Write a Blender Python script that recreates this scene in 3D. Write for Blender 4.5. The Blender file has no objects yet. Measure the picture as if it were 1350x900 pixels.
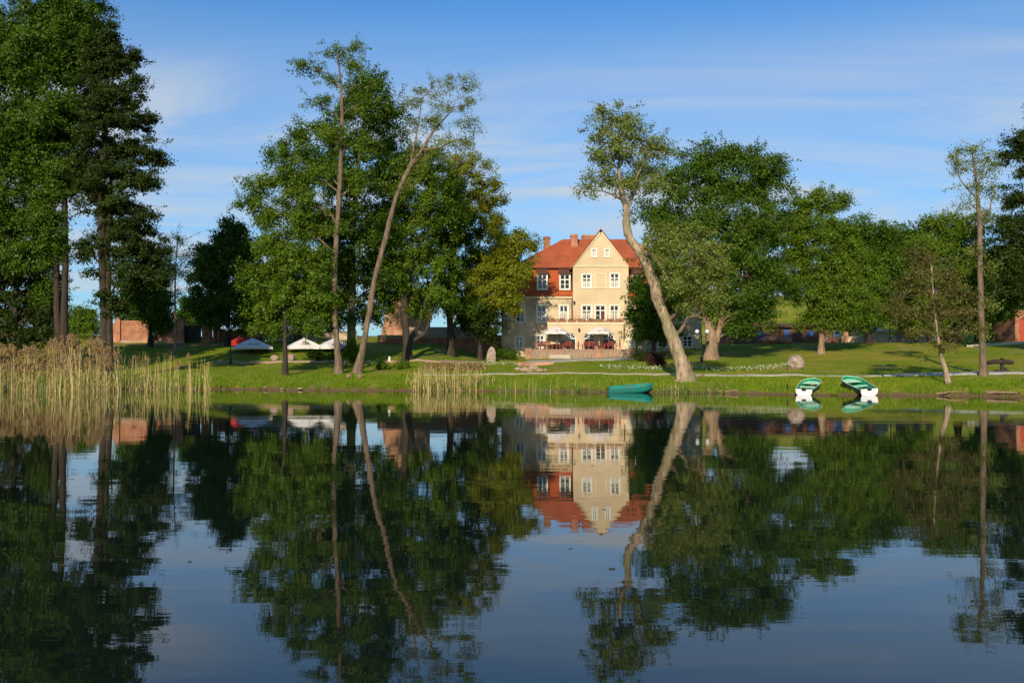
import bpy, math, random
import numpy as np
from mathutils import Vector, Matrix
random.seed(7); RNG = np.random.default_rng(7)
S = bpy.context.scene
COL = S.collection
R = math.radians

# ------------------------------------------------------------------ camera, sky, sun, exposure
F = 1312.0; H = 1.95; PITCH = math.atan(31/F)
cam = bpy.data.cameras.new('camera'); cam.lens = 36*F/1350; cam.sensor_width = 36
cam.clip_end = 6000; cam.clip_start = 0.1
camo = bpy.data.objects.new('camera', cam); COL.objects.link(camo)
camo.location = (0, 0, H); camo.rotation_euler = (R(90)+PITCH, 0, 0)
S.camera = camo
SUN_EL, SUN_AZ = 24.0, 12.0        # elevation, degrees left of straight behind the camera
sd = Vector((-math.sin(R(SUN_AZ))*math.cos(R(SUN_EL)), -math.cos(R(SUN_AZ))*math.cos(R(SUN_EL)), math.sin(R(SUN_EL))))
W = bpy.data.worlds.new('World'); S.world = W; W.use_nodes = True
nt = W.node_tree; nt.nodes.clear()
def wn(t, **k):
    n = nt.nodes.new(t)
    for a, b in k.items(): setattr(n, a, b)
    return n
def wmath(op, a, b=None):
    n = wn('ShaderNodeMath', operation=op)
    for i, v in enumerate((a, b)):
        if v is None: continue
        if isinstance(v, (int, float)): n.inputs[i].default_value = v
        else: nt.links.new(v, n.inputs[i])
    return n.outputs[0]
sky = wn('ShaderNodeTexSky', sky_type='NISHITA', sun_disc=False)
sky.sun_elevation = R(SUN_EL); sky.sun_rotation = R(180+SUN_AZ)
sky.air_density = 1.0; sky.dust_density = 0.6; sky.ozone_density = 3.0
tc = wn('ShaderNodeTexCoord'); sp = wn('ShaderNodeSeparateXYZ')
nt.links.new(tc.outputs['Generated'], sp.inputs[0])
zz = wmath('ADD', wmath('MAXIMUM', sp.outputs[2], 0.0), 0.10)
cx = wmath('DIVIDE', sp.outputs[0], zz); cy = wmath('DIVIDE', sp.outputs[1], zz)
cb = wn('ShaderNodeCombineXYZ')
nt.links.new(wmath('MULTIPLY', cx, 0.75), cb.inputs[0]); nt.links.new(wmath('MULTIPLY', cy, 1.6), cb.inputs[1])
n1 = wn('ShaderNodeTexNoise'); n1.inputs['Scale'].default_value = 0.72; n1.inputs['Detail'].default_value = 8; n1.inputs['Roughness'].default_value = 0.58; n1.inputs['Distortion'].default_value = 1.4
nt.links.new(cb.outputs[0], n1.inputs['Vector'])
r1 = wn('ShaderNodeMapRange', interpolation_type='SMOOTHSTEP'); r1.inputs[1].default_value = 0.36; r1.inputs[2].default_value = 0.72; r1.inputs[3].default_value = 0.30; r1.inputs[4].default_value = 1.0
nt.links.new(n1.outputs[0], r1.inputs[0])
fade = wn('ShaderNodeMapRange', interpolation_type='SMOOTHSTEP'); fade.inputs[1].default_value = 0.24; fade.inputs[2].default_value = 0.35; fade.inputs[3].default_value = 1.0; fade.inputs[4].default_value = 0.05
wob = wmath('MULTIPLY', wmath('SUBTRACT', n1.outputs[0], 0.5), 0.10)
nt.links.new(wmath('ADD', sp.outputs[2], wob), fade.inputs[0])
mx = wn('ShaderNodeMix', data_type='RGBA')
nt.links.new(wmath('MULTIPLY', r1.outputs[0], fade.outputs[0]), mx.inputs[0])
tint = wn('ShaderNodeMix', data_type='RGBA', blend_type='MULTIPLY'); tint.inputs[0].default_value = 1
tint.inputs[7].default_value = (0.50, 1.04, 1.45, 1)
nt.links.new(sky.outputs[0], tint.inputs[6])
nt.links.new(tint.outputs[2], mx.inputs[6]); mx.inputs[7].default_value = (5.7, 6.4, 7.1, 1)
bg = wn('ShaderNodeBackground'); bg.inputs[1].default_value = 0.10
nt.links.new(mx.outputs[2], bg.inputs[0])
wo = wn('ShaderNodeOutputWorld'); nt.links.new(bg.outputs[0], wo.inputs[0])
sl = bpy.data.lights.new('sun', 'SUN'); sl.energy = 5.0; sl.angle = R(0.5); sl.color = (1.0, 0.86, 0.66)
so = bpy.data.objects.new('sun', sl); COL.objects.link(so); so.location = (0, -20, 60)
so.rotation_euler = sd.to_track_quat('Z', 'Y').to_euler()
S.view_settings.view_transform = 'Standard'; S.view_settings.look = 'None'; S.view_settings.gamma = 1; S.view_settings.exposure = 0.0
S.render.engine = 'CYCLES'
S.cycles.max_bounces = 6; S.cycles.diffuse_bounces = 2; S.cycles.glossy_bounces = 3; S.cycles.transmission_bounces = 2

# ------------------------------------------------------------------ turning photo measurements into metres
CP, SP_ = math.cos(PITCH), math.sin(PITCH)
def ray(px, py):
    u = (px-675)/F; v = (450-py)/F
    return Vector((u, CP - SP_*v, SP_ + CP*v))
def at(px, py, Y):
    d = ray(px, py); k = Y/d.y
    return Vector((d.x*k, Y, H + d.z*k))
def hit0(px, py):
    d = ray(px, py); k = -H/d.z
    return Vector((d.x*k, d.y*k, 0))
def sm(a, b, x): 
    t = np.clip((x-a)/(b-a), 0, 1); return t*t*(3-2*t)
_sh = [hit0(*p) for p in ((0, 512.5), (150, 513), (280, 513), (380, 514), (480, 514.7), (600, 515), (680, 515.5), (800, 517), (930, 518), (1040, 520), (1100, 521.0), (1200, 521), (1280, 522), (1350, 523.5))]
_sx = np.array([-400, -150, -80]+[p.x for p in _sh]+[60, 150, 400]); _sy = np.array([-80, 40, 76]+[p.y for p in _sh]+[48, 20, -80])
def shore(X):
    return np.interp(X, _sx, _sy) + 0.35*np.sin(X*0.9) + 0.22*np.sin(X*2.3+1) + 0.10*np.sin(X*5.1)
_pt = [-40, -14, -3, -0.5, 0, 0.35, 1.2, 3, 6, 8.5, 20, 30, 36, 52, 60, 80, 2000]
_pz = [-2.5, -2, -0.7, -0.12, -0.02, 0.24, 0.45, 0.72, 1.0, 1.15, 1.85, 2.5, 2.85, 4.2, 4.5, 5.0, 5.0]
def gz(X, Y):
    X = np.asarray(X, float); Y = np.asarray(Y, float)
    t = Y - shore(X)
    z = np.interp(t, _pt, _pz)
    land = sm(0.3, 3, t)
    z = z + land*(0.035*np.sin(X*0.5+Y*0.31)+0.014*np.sin(X*1.9-Y*0.8+2)+0.012*np.sin(Y*1.7+X*0.4))
    z = z - 0.36*sm(0, 1.2, t)*(1-sm(3.6, 5.6, t))*(np.exp(-((X-19.7)/1.1)**2)+np.exp(-((X-22.7)/1.1)**2))
    z = z + 1.45*sm(12, 37, t)*(1-sm(-9.5, -2.5, X))
    z = z + 13*sm(135, 240, Y)*sm(22, 45, X)
    z = np.where(Y < -0.5, np.maximum(z, np.minimum(0.5, -2.0+(-0.5-Y)*0.9)), z)
    return z
def g(X, Y): return float(gz(X, Y))
def foot(px, py):
    for Y in np.arange(58, 200, 0.25):
        p = at(px, py, Y)
        if p.z <= g(p.x, Y) and Y > float(shore(p.x)) - 0.5:
            return Vector((p.x, float(Y), g(p.x, Y)))
    return at(px, py, 120)

# ------------------------------------------------------------------ materials
def L(h):
    h = h.lstrip('#'); c = [int(h[i:i+2], 16)/255 for i in (0, 2, 4)]
    return tuple((x/12.92 if x <= .04045 else ((x+.055)/1.055)**2.4) for x in c)+(1,)
def mat(name, c1, c2=None, scale=3.0, rough=0.8, bump=0.0, bscale=None, stretch=(1, 1, 1), spec=0.3, detail=5, lo=0.35, hi=0.65, metal=0.0, c3=None, s3=0.3):
    m = bpy.data.materials.new(name); m.use_nodes = True
    t = m.node_tree; b = t.nodes['Principled BSDF']
    b.inputs['Roughness'].default_value = rough; b.inputs['Specular IOR Level'].default_value = spec; b.inputs['Metallic'].default_value = metal
    c1 = tuple(c1)[:3]+(1,); c2 = tuple(c2 or [v*0.75 for v in c1])[:3]+(1,)
    tcn = t.nodes.new('ShaderNodeTexCoord'); mp = t.nodes.new('ShaderNodeMapping'); mp.inputs['Scale'].default_value = stretch
    t.links.new(tcn.outputs['Object'], mp.inputs[0])
    nz = t.nodes.new('ShaderNodeTexNoise'); nz.inputs['Scale'].default_value = scale; nz.inputs['Detail'].default_value = detail
    t.links.new(mp.outputs[0], nz.inputs['Vector'])
    mr = t.nodes.new('ShaderNodeMapRange'); mr.inputs[1].default_value = lo; mr.inputs[2].default_value = hi
    t.links.new(nz.outputs[0], mr.inputs[0])
    mi = t.nodes.new('ShaderNodeMix'); mi.data_type = 'RGBA'; mi.inputs[6].default_value = c1; mi.inputs[7].default_value = c2
    t.links.new(mr.outputs[0], mi.inputs[0]); out = mi.outputs[2]
    if c3 is not None:
        n3 = t.nodes.new('ShaderNodeTexNoise'); n3.inputs['Scale'].default_value = s3; n3.inputs['Detail'].default_value = 4
        t.links.new(tcn.outputs['Object'], n3.inputs['Vector'])
        m3 = t.nodes.new('ShaderNodeMapRange'); m3.inputs[1].default_value = 0.45; m3.inputs[2].default_value = 0.68
        t.links.new(n3.outputs[0], m3.inputs[0])
        i3 = t.nodes.new('ShaderNodeMix'); i3.data_type = 'RGBA'; i3.inputs[7].default_value = tuple(c3)[:3]+(1,)
        t.links.new(m3.outputs[0], i3.inputs[0]); t.links.new(out, i3.inputs[6]); out = i3.outputs[2]
    t.links.new(out, b.inputs['Base Color'])
    if bump:
        nb = t.nodes.new('ShaderNodeTexNoise'); nb.inputs['Scale'].default_value = bscale or scale*3; nb.inputs['Detail'].default_value = 6
        t.links.new(mp.outputs[0], nb.inputs['Vector'])
        bp = t.nodes.new('ShaderNodeBump'); bp.inputs['Strength'].default_value = 1; bp.inputs['Distance'].default_value = bump
        t.links.new(nb.outputs[0], bp.inputs['Height']); t.links.new(bp.outputs[0], b.inputs['Normal'])
    return m
def brickmat(name, c1, c2, mortar, w=0.5, h=0.16, bump=0.02):
    m = bpy.data.materials.new(name); m.use_nodes = True; t = m.node_tree; b = t.nodes['Principled BSDF']; b.inputs['Roughness'].default_value = 0.9
    tcn = t.nodes.new('ShaderNodeTexCoord'); s = t.nodes.new('ShaderNodeSeparateXYZ'); c = t.nodes.new('ShaderNodeCombineXYZ')
    t.links.new(tcn.outputs['Object'], s.inputs[0])
    ad = t.nodes.new('ShaderNodeMath'); ad.operation = 'ADD'; t.links.new(s.outputs[0], ad.inputs[0]); t.links.new(s.outputs[1], ad.inputs[1])
    t.links.new(ad.outputs[0], c.inputs[0]); t.links.new(s.outputs[2], c.inputs[1])
    br = t.nodes.new('ShaderNodeTexBrick'); br.inputs['Scale'].default_value = 1; br.inputs['Brick Width'].default_value = w; br.inputs['Row Height'].default_value = h
    br.inputs['Mortar Size'].default_value = h*0.12; br.inputs['Color1'].default_value = tuple(c1)[:3]+(1,); br.inputs['Color2'].default_value = tuple(c2)[:3]+(1,); br.inputs['Mortar'].default_value = tuple(mortar)[:3]+(1,)
    t.links.new(c.outputs[0], br.inputs['Vector'])
    nz = t.nodes.new('ShaderNodeTexNoise'); nz.inputs['Scale'].default_value = 1.2; nz.inputs['Detail'].default_value = 6; t.links.new(tcn.outputs['Object'], nz.inputs['Vector'])
    mr = t.nodes.new('ShaderNodeMapRange'); mr.inputs[1].default_value = 0.3; mr.inputs[2].default_value = 0.7; mr.inputs[3].default_value = 0.6; mr.inputs[4].default_value = 1.25
    t.links.new(nz.outputs[0], mr.inputs[0])
    mu = t.nodes.new('ShaderNodeVectorMath'); mu.operation = 'SCALE'; t.links.new(br.outputs[0], mu.inputs[0]); t.links.new(mr.outputs[0], mu.inputs['Scale'])
    t.links.new(mu.outputs[0], b.inputs['Base Color'])
    bp = t.nodes.new('ShaderNodeBump'); bp.inputs['Distance'].default_value = bump; bp.invert = True
    t.links.new(br.outputs['Fac'], bp.inputs['Height']); t.links.new(bp.outputs[0], b.inputs['Normal'])
    return m
def leafmat(name, c1, c2, c3=None, trans=0.24, nscale=0.35):
    m = bpy.data.materials.new(name); m.use_nodes = True; t = m.node_tree; t.nodes.clear()
    geo = t.nodes.new('ShaderNodeNewGeometry'); tcn = t.nodes.new('ShaderNodeTexCoord')
    nz = t.nodes.new('ShaderNodeTexNoise'); nz.inputs['Scale'].default_value = nscale; nz.inputs['Detail'].default_value = 3
    t.links.new(tcn.outputs['Object'], nz.inputs['Vector'])
    mr = t.nodes.new('ShaderNodeMapRange'); mr.inputs[1].default_value = 0.38; mr.inputs[2].default_value = 0.62; t.links.new(nz.outputs[0], mr.inputs[0])
    a = t.nodes.new('ShaderNodeMix'); a.data_type = 'RGBA'; a.inputs[6].default_value = tuple(c1)+(1,); a.inputs[7].default_value = tuple(c2)+(1,)
    t.links.new(mr.outputs[0], a.inputs[0])
    b2 = t.nodes.new('ShaderNodeMix'); b2.data_type = 'RGBA'; b2.inputs[7].default_value = tuple(c3 or [v*1.6 for v in c2])+(1,)
    rr = t.nodes.new('ShaderNodeMapRange'); rr.inputs[1].default_value = 0.3; rr.inputs[2].default_value = 1.0; rr.inputs[4].default_value = 0.75
    t.links.new(geo.outputs['Random Per Island'], rr.inputs[0]); t.links.new(rr.outputs[0], b2.inputs[0]); t.links.new(a.outputs[2], b2.inputs[6])
    d = t.nodes.new('ShaderNodeBsdfDiffuse'); tr = t.nodes.new('ShaderNodeBsdfTranslucent'); gl = t.nodes.new('ShaderNodeBsdfGlossy'); gl.inputs['Roughness'].default_value = 0.45; gl.inputs['Color'].default_value = (1, 1, 1, 1)
    t.links.new(b2.outputs[2], d.inputs[0])
    hv = t.nodes.new('ShaderNodeMix'); hv.data_type = 'RGBA'; hv.blend_type = 'MULTIPLY'; hv.inputs[0].default_value = 1; hv.inputs[7].default_value = (1.3, 1.25, 0.5, 1)
    t.links.new(b2.outputs[2], hv.inputs[6]); t.links.new(hv.outputs[2], tr.inputs[0])
    m1 = t.nodes.new('ShaderNodeMixShader'); m1.inputs[0].default_value = trans; t.links.new(d.outputs[0], m1.inputs[1]); t.links.new(tr.outputs[0], m1.inputs[2])
    m2 = t.nodes.new('ShaderNodeMixShader'); m2.inputs[0].default_value = 0.012; t.links.new(m1.outputs[0], m2.inputs[1]); t.links.new(gl.outputs[0], m2.inputs[2])
    o = t.nodes.new('ShaderNodeOutputMaterial'); t.links.new(m2.outputs[0], o.inputs[0])
    return m
M = {}
M['cream'] = mat('cream_render', (0.68, 0.54, 0.345), (0.61, 0.48, 0.30), 0.6, 0.9, 0.004, 8, c3=(0.55, 0.42, 0.26), s3=0.35)
M['trim'] = mat('pale_trim', (0.72, 0.62, 0.40), (0.66, 0.56, 0.36), 2, 0.8)
M['oldwall'] = mat('weathered_plaster', (0.68, 0.54, 0.35), (0.54, 0.44, 0.28), 0.9, 0.95, 0.03, 4, c3=(0.27, 0.22, 0.15), s3=0.5)
M['white'] = mat('white_paint', (0.80, 0.78, 0.70), (0.72, 0.70, 0.62), 4, 0.5)
M['glass'] = mat('window_glass', (0.015, 0.018, 0.02), (0.03, 0.03, 0.03), 0.5, 0.06, spec=0.6)
M['curtain'] = mat('curtain', (0.55, 0.52, 0.42), (0.42, 0.40, 0.33), 6, 0.9, stretch=(3, 3, 0.3))
M['doorwood'] = mat('dark_door', (0.05, 0.025, 0.02), (0.09, 0.03, 0.02), 3, 0.6)
def tilemat(name, c1, c2, k=3.0):
    m = mat(name, c1, c2, 1.3, 0.75, c3=[v*0.72 for v in c1], s3=0.5)
    t = m.node_tree; b = t.nodes['Principled BSDF']
    tcn = t.nodes.new('ShaderNodeTexCoord'); wv = t.nodes.new('ShaderNodeTexWave'); wv.wave_type = 'BANDS'; wv.bands_direction = 'Z'; wv.inputs['Scale'].default_value = k; wv.inputs['Distortion'].default_value = 0.6; wv.inputs['Detail'].default_value = 2
    t.links.new(tcn.outputs['Object'], wv.inputs['Vector'])
    bp = t.nodes.new('ShaderNodeBump'); bp.inputs['Distance'].default_value = 0.03; t.links.new(wv.outputs['Fac'], bp.inputs['Height']); t.links.new(bp.outputs[0], b.inputs['Normal'])
    return m
M['tile'] = tilemat('roof_tiles', (0.46, 0.11, 0.038), (0.37, 0.088, 0.034))
M['tile_low'] = tilemat('mansard_tiles', (0.48, 0.105, 0.03), (0.39, 0.08, 0.026))
M['tile_dark'] = tilemat('brown_tiles', (0.16, 0.06, 0.03), (0.12, 0.05, 0.03))
M['brick'] = brickmat('red_brick', (0.48, 0.17, 0.08), (0.38, 0.12, 0.055), (0.42, 0.30, 0.2))
M['brick_pale'] = brickmat('salmon_brick', (0.52, 0.24, 0.13), (0.44, 0.18, 0.09), (0.45, 0.33, 0.22))
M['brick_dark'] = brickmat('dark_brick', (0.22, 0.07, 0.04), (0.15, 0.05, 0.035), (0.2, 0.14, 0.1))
M['mortar'] = mat('mortar', (0.40, 0.30, 0.20), (0.32, 0.23, 0.16), 3, 0.95, 0.02)
M['fieldstone'] = mat('fieldstone', (0.42, 0.30, 0.21), (0.24, 0.20, 0.17), 1.6, 0.9, 0.02, 6, c3=(0.5, 0.26, 0.15), s3=0.9)
M['boulder'] = mat('boulder_granite', (0.36, 0.25, 0.19), (0.22, 0.16, 0.13), 3, 0.92, 0.06, 7, c3=(0.42, 0.36, 0.28), s3=2.5)
M['slab'] = mat('path_slab', (0.52, 0.46, 0.35), (0.42, 0.37, 0.28), 2, 0.9, 0.01)
M['greyslab'] = mat('grey_slab', (0.42, 0.41, 0.38), (0.34, 0.33, 0.31), 2, 0.9, 0.01)
M['gravel'] = mat('terrace_paving', (0.46, 0.42, 0.36), (0.36, 0.33, 0.28), 4, 0.9, 0.02)
M['black'] = mat('black_metal', (0.018, 0.018, 0.018), (0.03, 0.03, 0.028), 4, 0.5)
M['globe'] = mat('opal_globe', (0.78, 0.78, 0.76), (0.72, 0.72, 0.70), 4, 0.25, spec=0.5)
M['canvas'] = mat('white_canvas', (0.80, 0.78, 0.74), (0.70, 0.68, 0.64), 1.2, 0.9)
M['pinkcanvas'] = mat('pale_canvas', (0.80, 0.74, 0.70), (0.72, 0.64, 0.60), 1.2, 0.9)
M['print_red'] = mat('red_print', (0.5, 0.06, 0.05), (0.4, 0.05, 0.04), 3, 0.8)
M['beige'] = mat('beige_canvas', (0.55, 0.46, 0.30), (0.45, 0.38, 0.25), 2, 0.9)
M['redcanvas'] = mat('red_canvas', (0.55, 0.03, 0.025), (0.45, 0.03, 0.02), 2, 0.8)
M['redwood'] = mat('red_brown_wood', (0.26, 0.045, 0.025), (0.17, 0.03, 0.02), 6, 0.6)
M['rail'] = mat('rail_wood', (0.34, 0.14, 0.07), (0.26, 0.10, 0.05), 5, 0.7)
M['darkwood'] = mat('dark_wood', (0.045, 0.030, 0.020), (0.028, 0.02, 0.014), 6, 0.8, 0.02)
M['boatgreen'] = mat('boat_green', (0.010, 0.30, 0.13), (0.012, 0.24, 0.11), 2.5, 0.35, spec=0.5)
M['boatmint'] = mat('boat_seat_mint', (0.48, 0.72, 0.52), (0.40, 0.64, 0.45), 3, 0.4)
M['boathull'] = mat('boat_hull_dark', (0.030, 0.09, 0.075), (0.02, 0.05, 0.045), 2.5, 0.45)
M['boatwhite'] = mat('boat_white', (0.80, 0.80, 0.78), (0.66, 0.67, 0.64), 3, 0.35, lo=0.5, hi=0.8)
M['teal'] = mat('boat_teal', (0.012, 0.26, 0.20), (0.012, 0.18, 0.15), 2.2, 0.45, c3=(0.03, 0.17, 0.15), s3=1.8)
M['oar'] = mat('varnished_oar', (0.62, 0.30, 0.07), (0.5, 0.24, 0.06), 5, 0.5)
M['blue'] = mat('blue_paint', (0.05, 0.13, 0.35), (0.04, 0.10, 0.28), 3, 0.6)
M['reddoor'] = mat('red_door', (0.42, 0.07, 0.03), (0.34, 0.05, 0.025), 3, 0.6)
M['bark'] = mat('grey_brown_bark', (0.22, 0.155, 0.10), (0.11, 0.078, 0.05), 5, 0.95, 0.06, 9, stretch=(1, 1, 0.22))
M['bark_pale'] = mat('pale_willow_bark', (0.47, 0.34, 0.22), (0.20, 0.14, 0.095), 4.5, 0.95, 0.14, 7, stretch=(1, 1, 0.25), lo=0.4, hi=0.62, c3=(0.26, 0.22, 0.11), s3=0.9)
M['bark_dark'] = mat('dark_bark', (0.065, 0.047, 0.032), (0.034, 0.026, 0.019), 5, 0.95, 0.06, 9, stretch=(1, 1, 0.22))
M['bark_ivy'] = mat('mossy_bark', (0.17, 0.14, 0.07), (0.08, 0.10, 0.03), 2.2, 0.95, 0.06, 9, stretch=(1, 1, 0.3))
M['bark_tan'] = mat('tan_bark', (0.34, 0.23, 0.13), (0.18, 0.12, 0.075), 4, 0.95, 0.05, 9, stretch=(1, 1, 0.25))
M['reed_tan'] = leafmat('reed_straw', (0.52, 0.38, 0.15), (0.42, 0.30, 0.11), (0.62, 0.48, 0.22), 0.15, 0.8)
M['reed_green'] = leafmat('reed_green', (0.13, 0.22, 0.035), (0.09, 0.16, 0.03), (0.25, 0.30, 0.06), 0.3, 0.8)
M['reed_plume'] = leafmat('reed_plume', (0.22, 0.14, 0.055), (0.15, 0.095, 0.04), (0.31, 0.21, 0.09), 0.25, 0.8)
M['grassblade'] = leafmat('grass_blade', (0.16, 0.24, 0.008), (0.115, 0.195, 0.007), (0.26, 0.34, 0.015), 0.35, 0.4)
M['flowerw'] = mat('white_flowers', (0.55, 0.54, 0.38), (0.35, 0.40, 0.20), 4, 0.8)
M['flowerr'] = mat('red_flowers', (0.55, 0.05, 0.05), (0.3, 0.12, 0.04), 6, 0.8)
M['leaf_mid'] = leafmat('leaf_mid', (0.060, 0.120, 0.006), (0.086, 0.152, 0.007), (0.16, 0.23, 0.014))
M['leaf_deep'] = leafmat('leaf_deep', (0.036, 0.086, 0.005), (0.055, 0.115, 0.006), (0.11, 0.178, 0.011))
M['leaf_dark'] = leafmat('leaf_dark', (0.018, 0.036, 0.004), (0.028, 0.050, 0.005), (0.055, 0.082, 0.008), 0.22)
M['leaf_pale'] = leafmat('leaf_pale', (0.085, 0.13, 0.018), (0.11, 0.16, 0.022), (0.17, 0.23, 0.035))
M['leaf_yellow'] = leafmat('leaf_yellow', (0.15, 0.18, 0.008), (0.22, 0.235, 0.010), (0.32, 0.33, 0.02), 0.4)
M['leaf_willow'] = leafmat('leaf_willow', (0.115, 0.155, 0.020), (0.155, 0.195, 0.030), (0.24, 0.28, 0.06))
M['leaf_olive'] = leafmat('leaf_olive', (0.088, 0.084, 0.016), (0.11, 0.10, 0.02), (0.16, 0.145, 0.035))
M['leaf_red'] = leafmat('leaf_barberry', (0.06, 0.02, 0.015), (0.09, 0.03, 0.02), (0.12, 0.05, 0.03))

def lawn_material():
    m = bpy.data.materials.new('lawn_grass'); m.use_nodes = True; t = m.node_tree; b = t.nodes['Principled BSDF']
    b.inputs['Roughness'].default_value = 0.95; b.inputs['Specular IOR Level'].default_value = 0.1
    geo = t.nodes.new('ShaderNodeNewGeometry')
    def noise(s, det=5, st=(1, 1, 1)):
        mp = t.nodes.new('ShaderNodeMapping'); mp.inputs['Scale'].default_value = st; t.links.new(geo.outputs['Position'], mp.inputs[0])
        n = t.nodes.new('ShaderNodeTexNoise'); n.inputs['Scale'].default_value = s; n.inputs['Detail'].default_value = det; t.links.new(mp.outputs[0], n.inputs['Vector']); return n.outputs[0]
    def rng(v, a, b_):
        r = t.nodes.new('ShaderNodeMapRange'); r.inputs[1].default_value = a; r.inputs[2].default_value = b_; t.links.new(v, r.inputs[0]); return r.outputs[0]
    def mix(f, a, c):
        x = t.nodes.new('ShaderNodeMix'); x.data_type = 'RGBA'; t.links.new(f, x.inputs[0])
        for i, v in ((6, a), (7, c)):
            if isinstance(v, tuple): x.inputs[i].default_value = v+(1,)
            else: t.links.new(v, x.inputs[i])
        return x.outputs[2]
    c = mix(rng(noise(1.4), 0.35, 0.65), (0.195, 0.245, 0.010), (0.14, 0.20, 0.008))
    c = mix(rng(noise(0.16, 4), 0.46, 0.66), c, (0.30, 0.265, 0.03))
    c = mix(rng(noise(0.45, 6, (1, 0.5, 1)), 0.56, 0.68), c, (0.29, 0.23, 0.08))
    c = mix(rng(noise(3.0, 4), 0.60, 0.75), c, (0.06, 0.10, 0.008))
    sx = t.nodes.new('ShaderNodeSeparateXYZ'); t.links.new(geo.outputs['Position'], sx.inputs[0])
    wz = t.nodes.new('ShaderNodeMath'); wz.operation = 'ADD'; t.links.new(sx.outputs[2], wz.inputs[0])
    w2 = t.nodes.new('ShaderNodeMath'); w2.operation = 'MULTIPLY'; w2.inputs[1].default_value = 0.5; t.links.new(noise(0.8), w2.inputs[0]); t.links.new(w2.outputs[0], wz.inputs[1])
    c = mix(rng(wz.outputs[0], 0.56, 0.40), c, (0.13, 0.085, 0.045))
    t.links.new(c, b.inputs['Base Color'])
    bp = t.nodes.new('ShaderNodeBump'); bp.inputs['Distance'].default_value = 0.12; t.links.new(noise(6, 6), bp.inputs['Height']); t.links.new(bp.outputs[0], b.inputs['Normal'])
    return m
M['lawn'] = lawn_material()
def water_material():
    m = bpy.data.materials.new('lake_water'); m.use_nodes = True; t = m.node_tree; b = t.nodes['Principled BSDF']
    b.inputs['Base Color'].default_value = (0.006, 0.012, 0.008, 1); b.inputs['Roughness'].default_value = 0.015; b.inputs['IOR'].default_value = 1.333; b.inputs['Specular IOR Level'].default_value = 0.5
    geo = t.nodes.new('ShaderNodeNewGeometry')
    def noise(s, st, det):
        mp = t.nodes.new('ShaderNodeMapping'); mp.inputs['Scale'].default_value = st; t.links.new(geo.outputs['Position'], mp.inputs[0])
        n = t.nodes.new('ShaderNodeTexNoise'); n.inputs['Scale'].default_value = s; n.inputs['Detail'].default_value = det; t.links.new(mp.outputs[0], n.inputs['Vector']); return n.outputs[0]
    b1 = t.nodes.new('ShaderNodeBump'); b1.inputs['Distance'].default_value = WAVE_A; t.links.new(noise(0.55, (0.45, 1.0, 1), 2), b1.inputs['Height'])
    b2 = t.nodes.new('ShaderNodeBump'); b2.inputs['Distance'].default_value = WAVE_B; t.links.new(noise(2.6, (0.35, 1.0, 1), 3), b2.inputs['Height']); t.links.new(b1.outputs[0], b2.inputs['Normal'])
    t.links.new(b2.outputs[0], b.inputs['Normal'])
    return m
WAVE_A, WAVE_B = 0.0042, 0.0011
M['water'] = water_material()

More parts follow.
